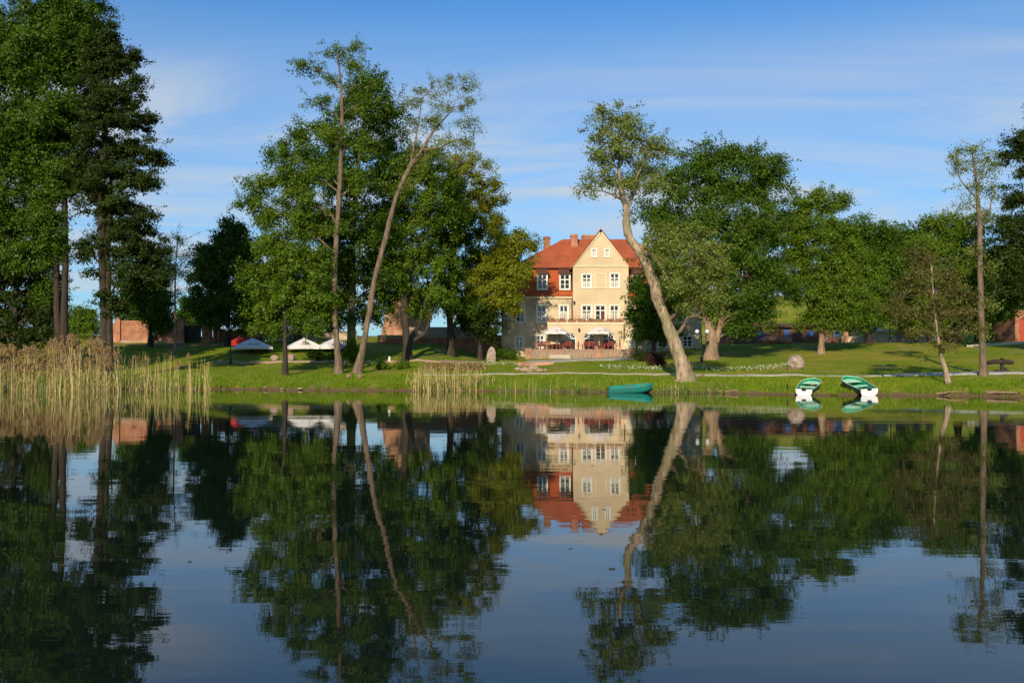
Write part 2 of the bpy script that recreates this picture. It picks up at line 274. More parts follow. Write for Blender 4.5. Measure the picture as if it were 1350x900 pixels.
# ------------------------------------------------------------------ mesh helpers
class MB:
    def __init__(s): s.v = []; s.f = []; s.mi = []; s.sm = []; s.cur = 0
    def add(s, vs, fs, smooth=False):
        o = len(s.v); s.v += [tuple(v) for v in vs]; s.f += [tuple(i+o for i in f) for f in fs]; s.mi += [s.cur]*len(fs); s.sm += [smooth]*len(fs); return s
    def box(s, x0, x1, y0, y1, z0, z1):
        v = [(x, y, z) for x in (x0, x1) for y in (y0, y1) for z in (z0, z1)]
        return s.add(v, [(0, 1, 3, 2), (4, 6, 7, 5), (0, 4, 5, 1), (2, 3, 7, 6), (0, 2, 6, 4), (1, 5, 7, 3)])
    def cbox(s, c, d, rz=0, rx=0, ry=0):
        mt = Matrix.Translation(c) @ Matrix.Rotation(rz, 4, 'Z') @ Matrix.Rotation(ry, 4, 'Y') @ Matrix.Rotation(rx, 4, 'X')
        v = [mt @ Vector((x*d[0]/2, y*d[1]/2, z*d[2]/2)) for x in (-1, 1) for y in (-1, 1) for z in (-1, 1)]
        return s.add(v, [(0, 1, 3, 2), (4, 6, 7, 5), (0, 4, 5, 1), (2, 3, 7, 6), (0, 2, 6, 4), (1, 5, 7, 3)])
    def tube(s, pts, rad, n=8, jit=0.0, cap=True):
        pts = [Vector(p) for p in pts]; vs = []; fs = []
        up = Vector((0.3, 1, 0.1)).normalized()
        for i, p in enumerate(pts):
            d = (pts[min(i+1, len(pts)-1)]-pts[max(i-1, 0)]).normalized()
            a = d.cross(up)
            if a.length < 1e-3: a = d.cross(Vector((1, 0, 0)))
            a.normalize(); b = d.cross(a)
            for k in range(n):
                th = 2*math.pi*k/n; r = rad[i]*(1+jit*math.sin(th*3+i*0.7)*0.6+jit*math.sin(th*2-i*0.4+1)) if jit else rad[i]
                vs.append(p+(a*math.cos(th)+b*math.sin(th))*r)
        for i in range(len(pts)-1):
            for k in range(n):
                fs.append((i*n+k, i*n+(k+1) % n, (i+1)*n+(k+1) % n, (i+1)*n+k))
        if cap: fs.append(tuple(range(n))); fs.append(tuple((len(pts)-1)*n+k for k in reversed(range(n))))
        return s.add(vs, fs, True)
    def sphere(s, c, r, n=12, m=8):
        vs = [(c[0], c[1], c[2]-r)]
        for i in range(1, m):
            a = math.pi*i/m
            for k in range(n): th = 2*math.pi*k/n; vs.append((c[0]+r*math.sin(a)*math.cos(th), c[1]+r*math.sin(a)*math.sin(th), c[2]-r*math.cos(a)))
        vs.append((c[0], c[1], c[2]+r)); fs = []
        for k in range(n):
            fs.append((0, 1+(k+1) % n, 1+k)); fs.append((len(vs)-1, 1+(m-2)*n+k, 1+(m-2)*n+(k+1) % n))
        for i in range(m-2):
            for k in range(n): fs.append((1+i*n+k, 1+i*n+(k+1) % n, 1+(i+1)*n+(k+1) % n, 1+(i+1)*n+k))
        return s.add(vs, fs, True)
    def obj(s, name, mats, parent=None, loc=None):
        me = bpy.data.meshes.new(name)
        o0 = parent_loc(parent) if parent else Vector(loc or (0, 0, 0))
        me.from_pydata([(v[0]-o0[0], v[1]-o0[1], v[2]-o0[2]) for v in s.v], [], s.f)
        if not isinstance(mats, (list, tuple)): mats = [mats]
        for m_ in mats: me.materials.append(m_)
        me.polygons.foreach_set('material_index', s.mi); me.polygons.foreach_set('use_smooth', s.sm); me.update()
        return link(name, me, parent, o0 if not parent else None)
def parent_loc(p):
    l = Vector((0, 0, 0))
    while p: l += p.location; p = p.parent
    return l
def link(name, me, parent=None, loc=None):
    o = bpy.data.objects.new(name, me); COL.objects.link(o)
    if parent: o.parent = parent
    elif loc is not None: o.location = loc
    return o
def thing(name, label, cat, loc, group=None):
    o = bpy.data.objects.new(name, None); COL.objects.link(o); o.location = loc; o.empty_display_size = 0.3
    return tag(o, label, cat, group)
def tag(o, label, cat, group=None, kind=None):
    o['label'] = label; o['category'] = cat
    if group: o['group'] = group
    if kind: o['kind'] = kind
    return o
def struct(o): o['kind'] = 'structure'; return o
def copy_tree(o, loc, rz=None, label=None):
    def cp(x, par):
        c = x.copy(); COL.objects.link(c)
        if par: c.parent = par
        for ch in [k for k in bpy.data.objects if k.parent == x]: cp(ch, c)
        return c
    c = cp(o, None); c.location = loc
    if rz is not None: c.rotation_euler.z = rz
    if label: c['label'] = label
    return c
def bulk(name, V, nper, mats, parent=None, midx=None):
    """mesh made of equal polygons: V is (n*nper, 3)"""
    me = bpy.data.meshes.new(name); n = len(V)//nper
    off = parent_loc(parent) if parent else Vector((0, 0, 0))
    V = (V - np.array(off)).astype(np.float32)
    me.vertices.add(len(V)); me.vertices.foreach_set('co', V.ravel())
    me.loops.add(len(V)); me.loops.foreach_set('vertex_index', np.arange(len(V), dtype=np.int32))
    me.polygons.add(n); me.polygons.foreach_set('loop_start', np.arange(0, len(V), nper, dtype=np.int32))
    me.polygons.foreach_set('loop_total', np.full(n, nper, dtype=np.int32))
    if not isinstance(mats, (list, tuple)): mats = [mats]
    for m_ in mats: me.materials.append(m_)
    if midx is not None: me.polygons.foreach_set('material_index', midx.astype(np.int32))
    me.update(calc_edges=True)
    return link(name, me, parent)
def unit(a): return a/np.maximum(np.linalg.norm(a, axis=-1, keepdims=True), 1e-6)
def leaves(C, out, size, aspect=0.55, upb=0.5):
    n = len(C)
    nrm = unit(RNG.normal(size=(n, 3))*0.75 + np.array([0, 0, upb]) + out*0.9)
    tg = unit(np.cross(nrm, RNG.normal(size=(n, 3)))); bt = np.cross(nrm, tg)
    s = (size*RNG.uniform(0.5, 1.55, size=(n, 1)))
    V = np.empty((n, 3, 3))
    V[:, 0] = C-tg*s*0.5+bt*s*aspect*0.5; V[:, 1] = C-tg*s*0.5-bt*s*aspect*0.5; V[:, 2] = C+tg*s*0.5
    return V.reshape(-1, 3)

# ------------------------------------------------------------------ the setting: ground, lake, paths
def build_ground():
    xs = np.concatenate([[-2500, -1200, -600, -400, -250, -150, -110, -90, -75], np.arange(-65, 65, 0.7), [75, 90, 110, 150, 250, 400, 600, 1200, 2500]])
    ts = np.concatenate([[-900, -400, -250, -180, -150, -130, -110, -100], np.arange(-95, -55, 1.5), [-50, -40, -30, -20, -14, -10, -6, -3, -1.5, -0.8, -0.4, -0.2, 0, 0.1, 0.2, 0.35, 0.55, 0.8, 1.2, 1.7, 2.3],
                         np.arange(3, 60, 0.8), np.arange(60, 200, 5), [220, 260, 330, 450, 700, 1100, 2000, 3500]])
    X, T = np.meshgrid(xs, ts); Y = T + shore(X); Z = gz(X, Y)
    n, m = len(xs), len(ts)
    V = np.stack([X, Y, Z], -1).reshape(-1, 3)
    fs = [(j*n+i, j*n+i+1, (j+1)*n+i+1, (j+1)*n+i) for j in range(m-1) for i in range(n-1)]
    me = bpy.data.meshes.new('ground'); me.from_pydata(V.tolist(), [], fs); me.materials.append(M['lawn'])
    me.polygons.foreach_set('use_smooth', [True]*len(fs)); me.update()
    struct(link('ground', me))
build_ground()
w = MB(); w.add([(-600, -120, 0), (600, -120, 0), (600, 100, 0), (-600, 100, 0)], [(0, 1, 2, 3)])
struct(w.obj('lake_water', M['water']))
def ribbon(name, pts, width, m, lift=0.05, steps=8):
    """a path slab draped on the ground; pts are photo points on the ground"""
    P = [foot(*p) for p in pts]; b = MB(); Q = []
    for i in range(len(P)-1):
        for k in range(steps): Q.append(P[i].lerp(P[i+1], k/steps))
    Q.append(P[-1]); vs = []; fs = []
    for i, q in enumerate(Q):
        d = (Q[min(i+1, len(Q)-1)]-Q[max(i-1, 0)]); d.z = 0; d.normalize(); s = Vector((-d.y, d.x, 0))
        for o in (-1, 1):
            p = q+s*o*(width/2+0.05*math.sin(i*1.7+o)); z = g(p.x, p.y)+lift
            vs += [(p.x, p.y, z), (p.x, p.y, z-0.2)]
    for i in range(len(Q)-1):
        a = i*4; c = a+4
        fs += [(a, c, c+2, a+2), (a, a+1, c+1, c), (a+2, c+2, c+3, a+3)]
    b.add(vs, fs); return b.obj(name, m)
struct(ribbon('path', [(560, 494), (700, 492.3), (800, 492.6), (900, 493.6), (1000, 495), (1100, 496), (1160, 495.5)], 0.9, M['slab']))
struct(ribbon('path', [(1161, 494.8), (1200, 494.6), (1250, 494), (1285, 493), (1350, 492)], 1.3, M['greyslab'], 0.08))
struct(ribbon('path', [(280, 478), (340, 478.4), (420, 478), (500, 478), (580, 477.5), (640, 478)], 0.7, M['fieldstone'], 0.12))
struct(ribbon('path', [(692, 477.5), (725, 477.0), (770, 474.5), (830, 472.5)], 3.0, M['gravel'], 0.06))
struct(ribbon('earth_bed', [(150, 455.5), (230, 455), (300, 454), (350, 455)], 2.0, mat('earth', (0.25, 0.15, 0.09), (0.18, 0.11, 0.07), 2, 0.95), 0.06))

# bank grass: long blades at the water's edge and shorter tufts up the lawn
def grass(n, tmax, hmin, hmax, power, name, label):
    X = RNG.uniform(-44, 40, n); t = 0.15+tmax*RNG.random(n)**power; Y = shore(X)+t
    cl = np.sin(X*1.3+2*np.sin(Y*0.7))*np.sin(Y*0.9+X*0.4)
    h = (hmin+(hmax-hmin)*RNG.random(n))*(1+0.45*cl); Z = gz(X, Y)-0.03
    a = RNG.uniform(0, math.pi, n); wd = RNG.uniform(0.015, 0.035, n)
    dx, dy = np.cos(a)*wd, np.sin(a)*wd
    lx, ly = RNG.normal(0, 0.25, n)*h, RNG.normal(0, 0.25, n)*h
    V = np.empty((n, 3, 3))
    V[:, 0] = np.stack([X-dx, Y-dy, Z], -1); V[:, 1] = np.stack([X+dx, Y+dy, Z], -1); V[:, 2] = np.stack([X+lx, Y+ly, Z+h], -1)
    tag(bulk(name, V.reshape(-1, 3), 3, M['grassblade']), label, 'grass', kind='stuff')
grass(70000, 6.5, 0.08, 0.27, 1.5, 'bank_grass', 'long bright green grass along the lake bank')
grass(35000, 28, 0.05, 0.14, 1.0, 'lawn_grass', 'short mown grass tufts over the sloping lawn')

# ------------------------------------------------------------------ reeds
def reeds(name, label, pxr, yr, hfun, n, plumef, green=0.25):
    V = []; mi = []
    def strip(P, wd, a, m_):
        d = np.array([math.cos(a), math.sin(a)*0.4, 0])
        for i in range(len(P)-1):
            w0 = wd*(1-0.75*i/(len(P)-1)); w1 = wd*(1-0.75*(i+1)/(len(P)-1))
            V.extend([P[i]-d*w0, P[i]+d*w0, P[i+1]+d*w1, P[i+1]-d*w1]); mi.append(m_)
    for k in range(n):
        px = random.uniform(*pxr); Y = random.uniform(*yr)
        q = at(px, 500, Y); x = q.x; h = hfun(px)*(1.06-0.55*random.random()**1.6)
        if random.random() > hfun(px, True): continue
        z0 = min(g(x, Y), -0.05) if Y < shore(x) else g(x, Y)-0.02
        gr = random.random() < green
        a = random.uniform(0, 3.14); lx, ly = random.gauss(0, 0.075)*h, random.gauss(0, 0.05)*h
        if random.random() < .14: lx *= 4; ly *= 3; h *= .7
        if gr: h *= random.uniform(0.4, 0.75); lx *= 2.5
        P = [np.array([x+lx*s*s, Y+ly*s*s, z0+(h-z0)*s]) for s in (0, 0.35, 0.7, 1)]
        strip(P, random.uniform(0.012, 0.03), a, 1 if gr else 0)
        if random.random() < 0.8:
            for _ in range(2):
                s = random.uniform(0.25, 0.8); b0 = P[0]+(P[-1]-P[0])*s; aa = random.uniform(0, 6.28); ll = random.uniform(0.25, 0.6)
                Q = [b0, b0+np.array([math.cos(aa)*ll*0.35, math.sin(aa)*ll*0.3, ll*0.6]), b0+np.array([math.cos(aa)*ll*0.8, math.sin(aa)*ll*0.7, ll*(0.75 if gr else 0.3)])]
                strip(Q, random.uniform(0.012, 0.028), aa+1.5, 1 if random.random() < green*1.6 else 0)
        if (not gr) and random.random() < plumef(px):
            tip = P[-1]; dr = random.choice([-1, 1])*random.uniform(0.05, 0.22)
            for _ in range(16):
                s = random.random(); c = tip+np.array([dr*(1-s)**1.5+random.gauss(0, 0.05+0.05*math.sin(3*s)), random.gauss(0, 0.07), -0.1-0.45*s+0.42]) 
                u = np.array([random.gauss(0, 0.05), 0, 0.13]); v = np.array([random.uniform(0.02, 0.05), random.uniform(-0.03, 0.03), 0])
                V.extend([c-v, c+v*1.2-u*0.3, c+v+u, c-v*0.6+u]); mi.append(2)
    o = bulk(name, np.array(V), 4, [M['reed_tan'], M['reed_green'], M['reed_plume']], midx=np.array(mi))
    return tag(o, label, 'reeds', kind='stuff')
def hA(px, dens=False):
    if dens: return (0.75+0.25*math.sin(px*0.17)*math.sin(px*.049)) if px < 150 else float(np.interp(px, [150, 170, 240, 270, 285], [0.6, 0.36, 0.34, 0.25, 0.08]))*(0.7+0.3*math.sin(px*0.33))
    return float(np.interp(px, [-80, 0, 60, 120, 165, 270, 286], [3.0, 3.1, 3.3, 4.0, 3.1, 2.9, 2.2]))*(0.90+0.07*math.sin(px*0.21)+0.05*math.sin(px*0.083+1)+0.03*math.sin(px*.6))
reeds('reed_bed', 'tall straw-coloured reeds with brown plumes in the water at far left', (-90, 286), (71, 79), hA, 2900, lambda p: 0.42 if p < 150 else 0.04, 0.32)
def hB(px, dens=False):
    if dens: return float(np.interp(px, [530, 548, 560, 625, 640, 655], [0.12, 0.6, 1, 1, 0.4, 0.1]))
    return float(np.interp(px, [530, 560, 620, 655], [1.5, 2.05, 2.05, 1.4]))*(0.88+0.12*math.sin(px*0.4))
reeds('reed_bed', 'short straw reeds standing at the bank below the house lawn', (531, 655), (74.5, 77.3), hB, 560, lambda p: 0.0, 0.35)
def hC(px, dens=False): return 0.9 if dens else 1.0
reeds('reed_bed', 'low brown seeding reeds in front of the carved standing stone', (560, 640), (88, 91), lambda p, dens=False: 0.9 if dens else 1.7, 240, lambda p: 0.8)
reeds('reed_bed', 'thin green sedge at the water edge left of the teal boat', (655, 800), (70, 72.6), hC, 180, lambda p: 0, 0.8)
reeds('reed_bed', 'thin green sedge at the water edge by the leaning willow', (862, 960), (68.3, 69.8), lambda p, dens=False: 0.9 if dens else 0.7, 200, lambda p: 0, 0.8)

# ------------------------------------------------------------------ trees
def bez(a, b, c, n): return [a*(1-t)**2+b*2*t*(1-t)+c*t*t for t in [i/(n-1) for i in range(n)]]
TR = 0.68; LS = 0.72
def tree(name, label, cat, trunk, lobes, leaf, bark, Y=None, dens=1.0, lsize=0.24, clump=0.75, stray=0.12, group=None, fork=None, twigs=True, per=95, shell=0.45, flare=1.5, alt=None, extra=(), aspect=0.66, sides=12, thick=1.0, fill=1.0):
    """trunk: [(px,py,rpx)...] from the foot up, lobes: (px,py,rx,ry[,dY])"""
    f = foot(trunk[0][0], trunk[0][1]) if Y is None else None
    if Y is None: Y = f.y
    s = Y/F
    P = [at(a, b, Y) for a, b, _ in trunk]; base = P[0].copy(); gzb = g(base.x, Y)
    if f is None: P[0].z = min(P[0].z, gzb); base = Vector((P[0].x, Y, gzb))
    root = thing(name, label, cat, base, group)
    # resample trunk
    pts = []; rad = []
    k = 7
    for i in range(len(P)-1):
        for j in range(k):
            t = j/k; p0 = P[max(i-1, 0)]; p1 = P[i]; p2 = P[i+1]; p3 = P[min(i+2, len(P)-1)]
            q = 0.5*((2*p1)+(p2-p0)*t+(2*p0-5*p1+4*p2-p3)*t*t+(3*p1-p0-3*p2+p3)*t**3)
            pts.append(q); rad.append((trunk[i][2]*(1-t)+trunk[i+1][2]*t)*s*TR*thick)
    pts.append(P[-1]); rad.append(trunk[-1][2]*s*TR*thick)
    nb = len(pts)
    for i in range(1, nb): pts[i] = pts[i]+Vector((random.gauss(0, 1), random.gauss(0, 1), 0))*rad[i]*0.05
    rad = [r*(1+(flare-1)*math.exp(-(p.z-base.z)/(0.8+rad[0]))) for r, p in zip(rad, pts)]
    rad = [r*(1+0.03*math.sin(i*1.1)) for i, r in enumerate(rad)]
    pts[0] = pts[0]-Vector((0, 0, 0.35))
    tb = MB(); tb.tube(pts, rad, sides, 0.07 if rad[0] > 0.25 else 0.04)
    for path in (fork or []):      # extra main stems [(px,py,rpx)...]
        Q = [at(a, b, Y+0.0) for a, b, _ in path]; qq = []; rr = []
        for i in range(len(Q)-1):
            for j in range(5): qq.append(Q[i].lerp(Q[i+1], j/5)+Vector((random.gauss(0, 0.03), random.gauss(0, 0.05), 0))); rr.append((path[i][2]*(1-j/5)+path[i+1][2]*j/5)*s*TR*thick)
        qq.append(Q[-1]); rr.append(path[-1][2]*s*TR*thick)
        tb.tube(qq, rr, 8, 0.05); pts += qq; rad += rr
    tb.obj('trunk', bark, root)
    bb = MB(); allC = []; allO = []; altC = []; altO = []
    for li, lb in enumerate(lobes):
        px, py, rx, ry = lb[:4]; dy = lb[4] if len(lb) > 4 else random.uniform(-0.25, 0.25)*rx*s*2
        if alt and li in alt[1]: dy = -1.2+0.4*dy
        c = at(px, py, Y+dy); A = np.array([rx*s, max(rx, ry)*s*0.75, ry*s])
        # limb
        best = min(range(len(pts)), key=lambda i: (pts[i]-(c-Vector((0, 0, 0.55*math.hypot(pts[i].x-c.x, pts[i].y-c.y)+0.4*A[2])))).length + (3 if i < 4 else 0))
        a = pts[best]; r0 = max(rad[best]*0.42, 0.03); d = (c-a)
        limb = bez(a, a+d*0.5+Vector((0, 0, 0.12*d.length)), c, 7)
        for i in range(1, 7): limb[i] = limb[i]+Vector([random.gauss(0, 0.03*d.length) for _ in range(3)])
        if d.length > 0.4: bb.tube(limb, [max(r0*(1-0.8*i/6), 0.02) for i in range(7)], 6, 0, False)
        area = math.pi*A[0]*A[2]
        nc = max(4, int(dens*fill*area/(clump**2)*1.65))
        A = A*1.10; v = unit(RNG.normal(size=(nc, 3))); rr = RNG.random((nc, 1))**shell
        rr = np.where(RNG.random((nc, 1)) < stray+0.06, RNG.uniform(1.0, 1.38, (nc, 1)), rr)
        ctr = np.array(c)+v*rr*A*(1-0.25*clump/np.maximum(A.min(), clump))
        if twigs:
            for q in ctr[:min(nc, 46)]:
                qv = Vector(q); j = min(range(1, 7), key=lambda i: (limb[i]-qv).length); aa = limb[j]
                mid = aa.lerp(qv, 0.5)+Vector((random.gauss(0, .12), random.gauss(0, .12), 0.15))
                bb.tube([aa, mid, qv], [0.032, 0.022, 0.010], 3, 0, False)
        cr = RNG.uniform(0.55, 1.45, nc); pc = RNG.poisson(per*2.05*cr**1.6)
        cc = np.repeat(ctr, pc, 0); oo = np.repeat(v, pc, 0)
        sc = np.repeat(cr[:, None]*clump*0.95, pc, 0)
        g3 = RNG.normal(size=cc.shape)*np.array([0.46, 0.46, 0.26 if leaf is M['leaf_dark'] else 0.36])*sc
        pos = cc+g3; ou = unit(oo+g3)
        # ragged sprays that stick out of the outline, each on its own twig
        ns = max(3, int(nc*0.55)); dv = unit(RNG.normal(size=(ns, 3))+np.array([0, 0, 0.25])); st0 = np.array(c)+dv*A*RNG.uniform(0.72, 1.0, (ns, 1)); ln = RNG.uniform(0.5, 1.5, (ns, 1))*(0.6+clump*0.6)
        dd_ = unit(dv*np.array([1, 1, 0.7])+RNG.normal(size=(ns, 3))*0.35)
        if twigs:
            for q in range(min(ns, 24)): bb.tube([st0[q], st0[q]+dd_[q]*ln[q]], [0.02, 0.008], 3, 0, False)
        k_ = RNG.integers(22, 46, ns); tt = RNG.random((k_.sum(), 1)); sp_ = np.repeat(st0, k_, 0)+np.repeat(dd_*ln, k_, 0)*tt+RNG.normal(size=(k_.sum(), 3))*(0.20-0.10*tt)
        pos = np.concatenate([pos, sp_]); ou = np.concatenate([ou, np.repeat(dd_, k_, 0)])
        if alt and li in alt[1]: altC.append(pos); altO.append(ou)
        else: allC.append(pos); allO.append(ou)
    if bb.v: bb.obj('branches', M['bark_dark'] if bark in (M['bark_dark'], M['bark_ivy']) else M['bark'], root)['kind'] = 'stuff'
    C = np.concatenate(allC); O = np.concatenate(allO)
    keep = C[:, 2] > gz(C[:, 0], C[:, 1])+0.1
    bulk('crown', leaves(C[keep], O[keep], lsize*LS, aspect), 3, leaf, root)
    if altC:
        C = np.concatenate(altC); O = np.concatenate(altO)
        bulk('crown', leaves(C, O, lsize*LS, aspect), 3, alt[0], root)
    return root
T = tree
# left edge group
T('alder_tree', 'tall pale green tree at far left with twin dark trunks behind the reeds', 'tree',
  [(84, 482, 8), (85, 420, 7), (86, 340, 6), (85, 260, 5.5), (90, 180, 4), (92, 90, 3), (90, 10, 2)],
  [(40, 30, 50, 38), (95, 15, 42, 34), (20, 95, 48, 40), (75, 85, 45, 40), (118, 70, 34, 32), (50, 150, 48, 36), (5, 170, 40, 42), (100, 150, 36, 34), (30, 215, 42, 34), (0, 250, 40, 40), (60, 250, 26, 26), (40, 290, 34, 28), (72, 325, 24, 26), (85, 215, 36, 34), (55, 190, 40, 34), (100, 250, 24, 22), (62, 285, 26, 24), (30, 335, 30, 24), (68, 375, 18, 22), (110, 40, 30, 30), (60, 60, 44, 36), (-50, 60, 50, 60), (-50, 180, 50, 60), (-20, -60, 70, 50), (70, -55, 60, 50)],
  M['leaf_deep'], M['bark_dark'], Y=86, fork=[[(78, 482, 7), (76, 420, 6.5), (74, 340, 6), (70, 270, 5), (55, 200, 4), (45, 120, 3), (40, 40, 2)]], dens=1.0, lsize=0.27, clump=0.8)
T('spruce_like_alder_tree', 'dark tree with layered boughs, right of the pale tree at far left', 'tree',
  [(139, 480, 9), (138, 420, 8), (135, 340, 7.5), (134, 260, 6.5), (138, 180, 5), (140, 110, 3), (138, 60, 1.5)],
  [(130, 75, 22, 22), (155, 85, 26, 20), (178, 78, 14, 8), (128, 120, 30, 24), (165, 125, 28, 18), (145, 160, 38, 22), (190, 160, 22, 11), (140, 200, 40, 22), (185, 200, 28, 14), (212, 208, 17, 9), (150, 235, 38, 20), (190, 240, 24, 13), (150, 275, 40, 20), (185, 285, 22, 10), (160, 320, 44, 20), (200, 335, 24, 13), (175, 360, 42, 20), (205, 375, 16, 12), (148, 400, 22, 16), (165, 300, 30, 18), (118, 250, 20, 18), (112, 330, 12, 14), (150, 60, 12, 12), (135, 45, 18, 18)],
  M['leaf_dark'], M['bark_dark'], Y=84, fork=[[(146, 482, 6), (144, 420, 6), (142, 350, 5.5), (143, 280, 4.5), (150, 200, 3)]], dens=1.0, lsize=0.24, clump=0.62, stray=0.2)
T('lime_tree', 'broad dark green tree low at the far left edge above the reeds', 'tree',
  [(20, 478, 7), (20, 430, 6), (22, 350, 4)],
  [(10, 300, 40, 34), (48, 330, 30, 34), (5, 360, 40, 36), (45, 390, 32, 30), (10, 420, 36, 24), (30, 445, 40, 18), (70, 445, 18, 14), (66, 400, 16, 18), (-40, 350, 40, 60), (58, 425, 20, 18)],
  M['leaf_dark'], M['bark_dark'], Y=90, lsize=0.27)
T('garden_bush', 'round green bush seen in the gap between two dark trunks at left', 'bush',
  [(110, 452, 2), (110, 425, 1.5)], [(110, 418, 15, 14), (102, 432, 14, 12), (120, 434, 14, 12)], M['leaf_mid'], M['bark_dark'], Y=128, lsize=0.26, clump=0.6, twigs=False)
T('maple_tree', 'mid green tree hanging over the red brick wall, left of the slim birch', 'tree',
  [(198, 455, 4), (198, 420, 3), (196, 380, 2)], [(185, 375, 30, 22), (205, 355, 22, 24), (206, 398, 22, 18), (205, 405, 22, 26), (216, 428, 12, 12), (210, 430, 12, 12), (175, 388, 16, 14)],
  M['leaf_deep'], M['bark_dark'], Y=114, lsize=0.27)
T('birch_tree', 'slim airy young birch with thin pale stem on the left lawn', 'tree',
  [(231, 470, 2.2), (231, 420, 1.9), (231, 370, 1.4), (233, 330, 0.9), (235, 305, 0.5)],
  [(235, 315, 16, 13), (226, 335, 15, 13), (246, 338, 15, 14), (222, 360, 14, 13), (244, 364, 16, 13), (230, 385, 12, 12), (212, 345, 7, 7)],
  M['leaf_pale'], M['bark_tan'], dens=0.55, lsize=0.17, clump=0.7, per=45)
T('chestnut_tree', 'rounded chestnut beside the gate pier, left of the parasols', 'tree',
  [(300, 458, 4), (300, 420, 4), (298, 370, 3)],
  [(280, 335, 24, 18), (305, 308, 20, 18), (322, 330, 24, 24), (268, 362, 22, 20), (300, 360, 32, 26), (330, 370, 22, 30), (275, 395, 26, 22), (308, 400, 30, 24), (285, 420, 20, 12), (325, 420, 20, 16), (262, 345, 10, 7), (346, 400, 20, 30)],
  M['leaf_deep'], M['bark_dark'], Y=115, lsize=0.32, clump=0.8)
# centre left
T('maple_tree', 'green maple with dark straight trunk in front of the left parasols', 'tree',
  [(376, 483, 4.5), (376, 440, 4), (377, 390, 3.5), (378, 330, 2.5)],
  [(345, 245, 22, 15), (372, 205, 22, 18), (325, 268, 16, 9), (350, 280, 26, 20), (385, 240, 26, 24), (395, 290, 30, 26), (365, 325, 34, 26), (400, 350, 32, 26), (350, 370, 32, 26), (385, 395, 36, 26), (345, 415, 26, 18), (405, 425, 26, 16), (365, 432, 22, 10), (420, 390, 22, 30), (395, 180, 14, 14)],
  M['leaf_mid'], M['bark_dark'], Y=86, fill=.9, lsize=0.24, clump=0.72, stray=0.18)
T('poplar_tree', 'tall dense green tree with mossy trunk between two leaning pale trunks', 'tree',
  [(463, 470, 9), (463, 430, 8), (464, 380, 7), (466, 300, 5), (475, 200, 3.5), (485, 120, 2)],
  [(490, 110, 26, 18), (470, 140, 32, 24), (508, 150, 30, 28), (440, 180, 30, 26), (490, 195, 42, 32), (425, 225, 28, 26), (465, 245, 42, 34), (520, 230, 30, 34), (440, 300, 36, 34), (490, 310, 44, 36), (450, 360, 36, 32), (500, 370, 40, 32), (435, 405, 28, 24), (490, 410, 30, 20), (410, 300, 18, 20), (405, 205, 12, 10)],
  M['leaf_deep'], M['bark_ivy'], Y=96, lsize=0.27, clump=0.85)
T('alder_tree', 'tall straight slender tree with airy crown at the bank, left of the pair', 'tree',
  [(447, 492, 6.2), (444, 450, 5.6), (441, 400, 5.2), (442, 343, 5), (446, 280, 4.8), (449, 220, 4.3), (451, 160, 3.4), (449, 110, 2.3), (444, 62, 1)],
  [(440, 66, 18, 11), (465, 82, 20, 12), (470, 62, 9, 5), (410, 92, 20, 10), (430, 105, 16, 8), (398, 85, 7, 5), (478, 108, 18, 12), (420, 135, 22, 10), (468, 140, 20, 12), (430, 175, 26, 14), (402, 165, 12, 7), (470, 190, 22, 14), (385, 215, 20, 9), (420, 225, 24, 13), (360, 240, 14, 8), (335, 262, 14, 6), (400, 262, 22, 12), (470, 240, 18, 12), (430, 300, 18, 12)],
  M['leaf_mid'], M['bark'], dens=0.8, lsize=0.2, clump=0.6, per=50, stray=0.25, flare=1.6)
T('alder_tree', 'tall tree leaning right with airy crown at the bank, right of the pair', 'tree',
  [(471, 492, 6.5), (480, 450, 5.8), (487, 410, 5.4), (494, 369, 5.2), (504, 330, 5), (514, 291, 4.8), (525, 252, 4.5), (540, 222, 4.2), (556, 198, 3.4), (572, 172, 2.3), (592, 150, 1.2)],
  [(612, 112, 20, 9), (590, 108, 16, 9), (567, 118, 20, 10), (550, 135, 16, 10), (590, 140, 24, 11), (622, 135, 15, 8), (615, 165, 20, 10), (570, 160, 22, 11), (545, 165, 15, 8), (592, 188, 24, 12), (560, 205, 20, 11), (620, 188, 12, 8), (605, 215, 14, 8), (535, 245, 14, 9)],
  M['leaf_willow'], M['bark'], dens=0.62, lsize=0.17, clump=0.55, per=42, stray=0.28, flare=1.7, fork=[[(540, 222, 3), (546, 195, 2.2), (552, 160, 1.4), (556, 130, 0.8)], [(556, 198, 2.6), (580, 195, 1.6), (600, 185, 1)]])
T('oak_tree', 'dark oak with low forking trunk left of the house', 'tree',
  [(537, 476, 8), (536, 445, 7.5), (534, 410, 6.5), (532, 370, 5)],
  [(530, 240, 32, 26), (565, 225, 32, 26), (505, 290, 28, 26), (545, 290, 38, 32), (585, 280, 30, 32), (520, 340, 34, 28), (560, 345, 38, 28), (530, 385, 32, 20), (575, 390, 28, 20), (550, 205, 20, 14), (555, 412, 18, 9)],
  M['leaf_mid'], M['bark_dark'], lsize=0.26, clump=0.8, fork=[[(541, 446, 5), (552, 430, 4), (560, 405, 3), (564, 370, 2.5)], [(540, 452, 4), (560, 440, 3.5), (568, 420, 3), (572, 390, 2)]])
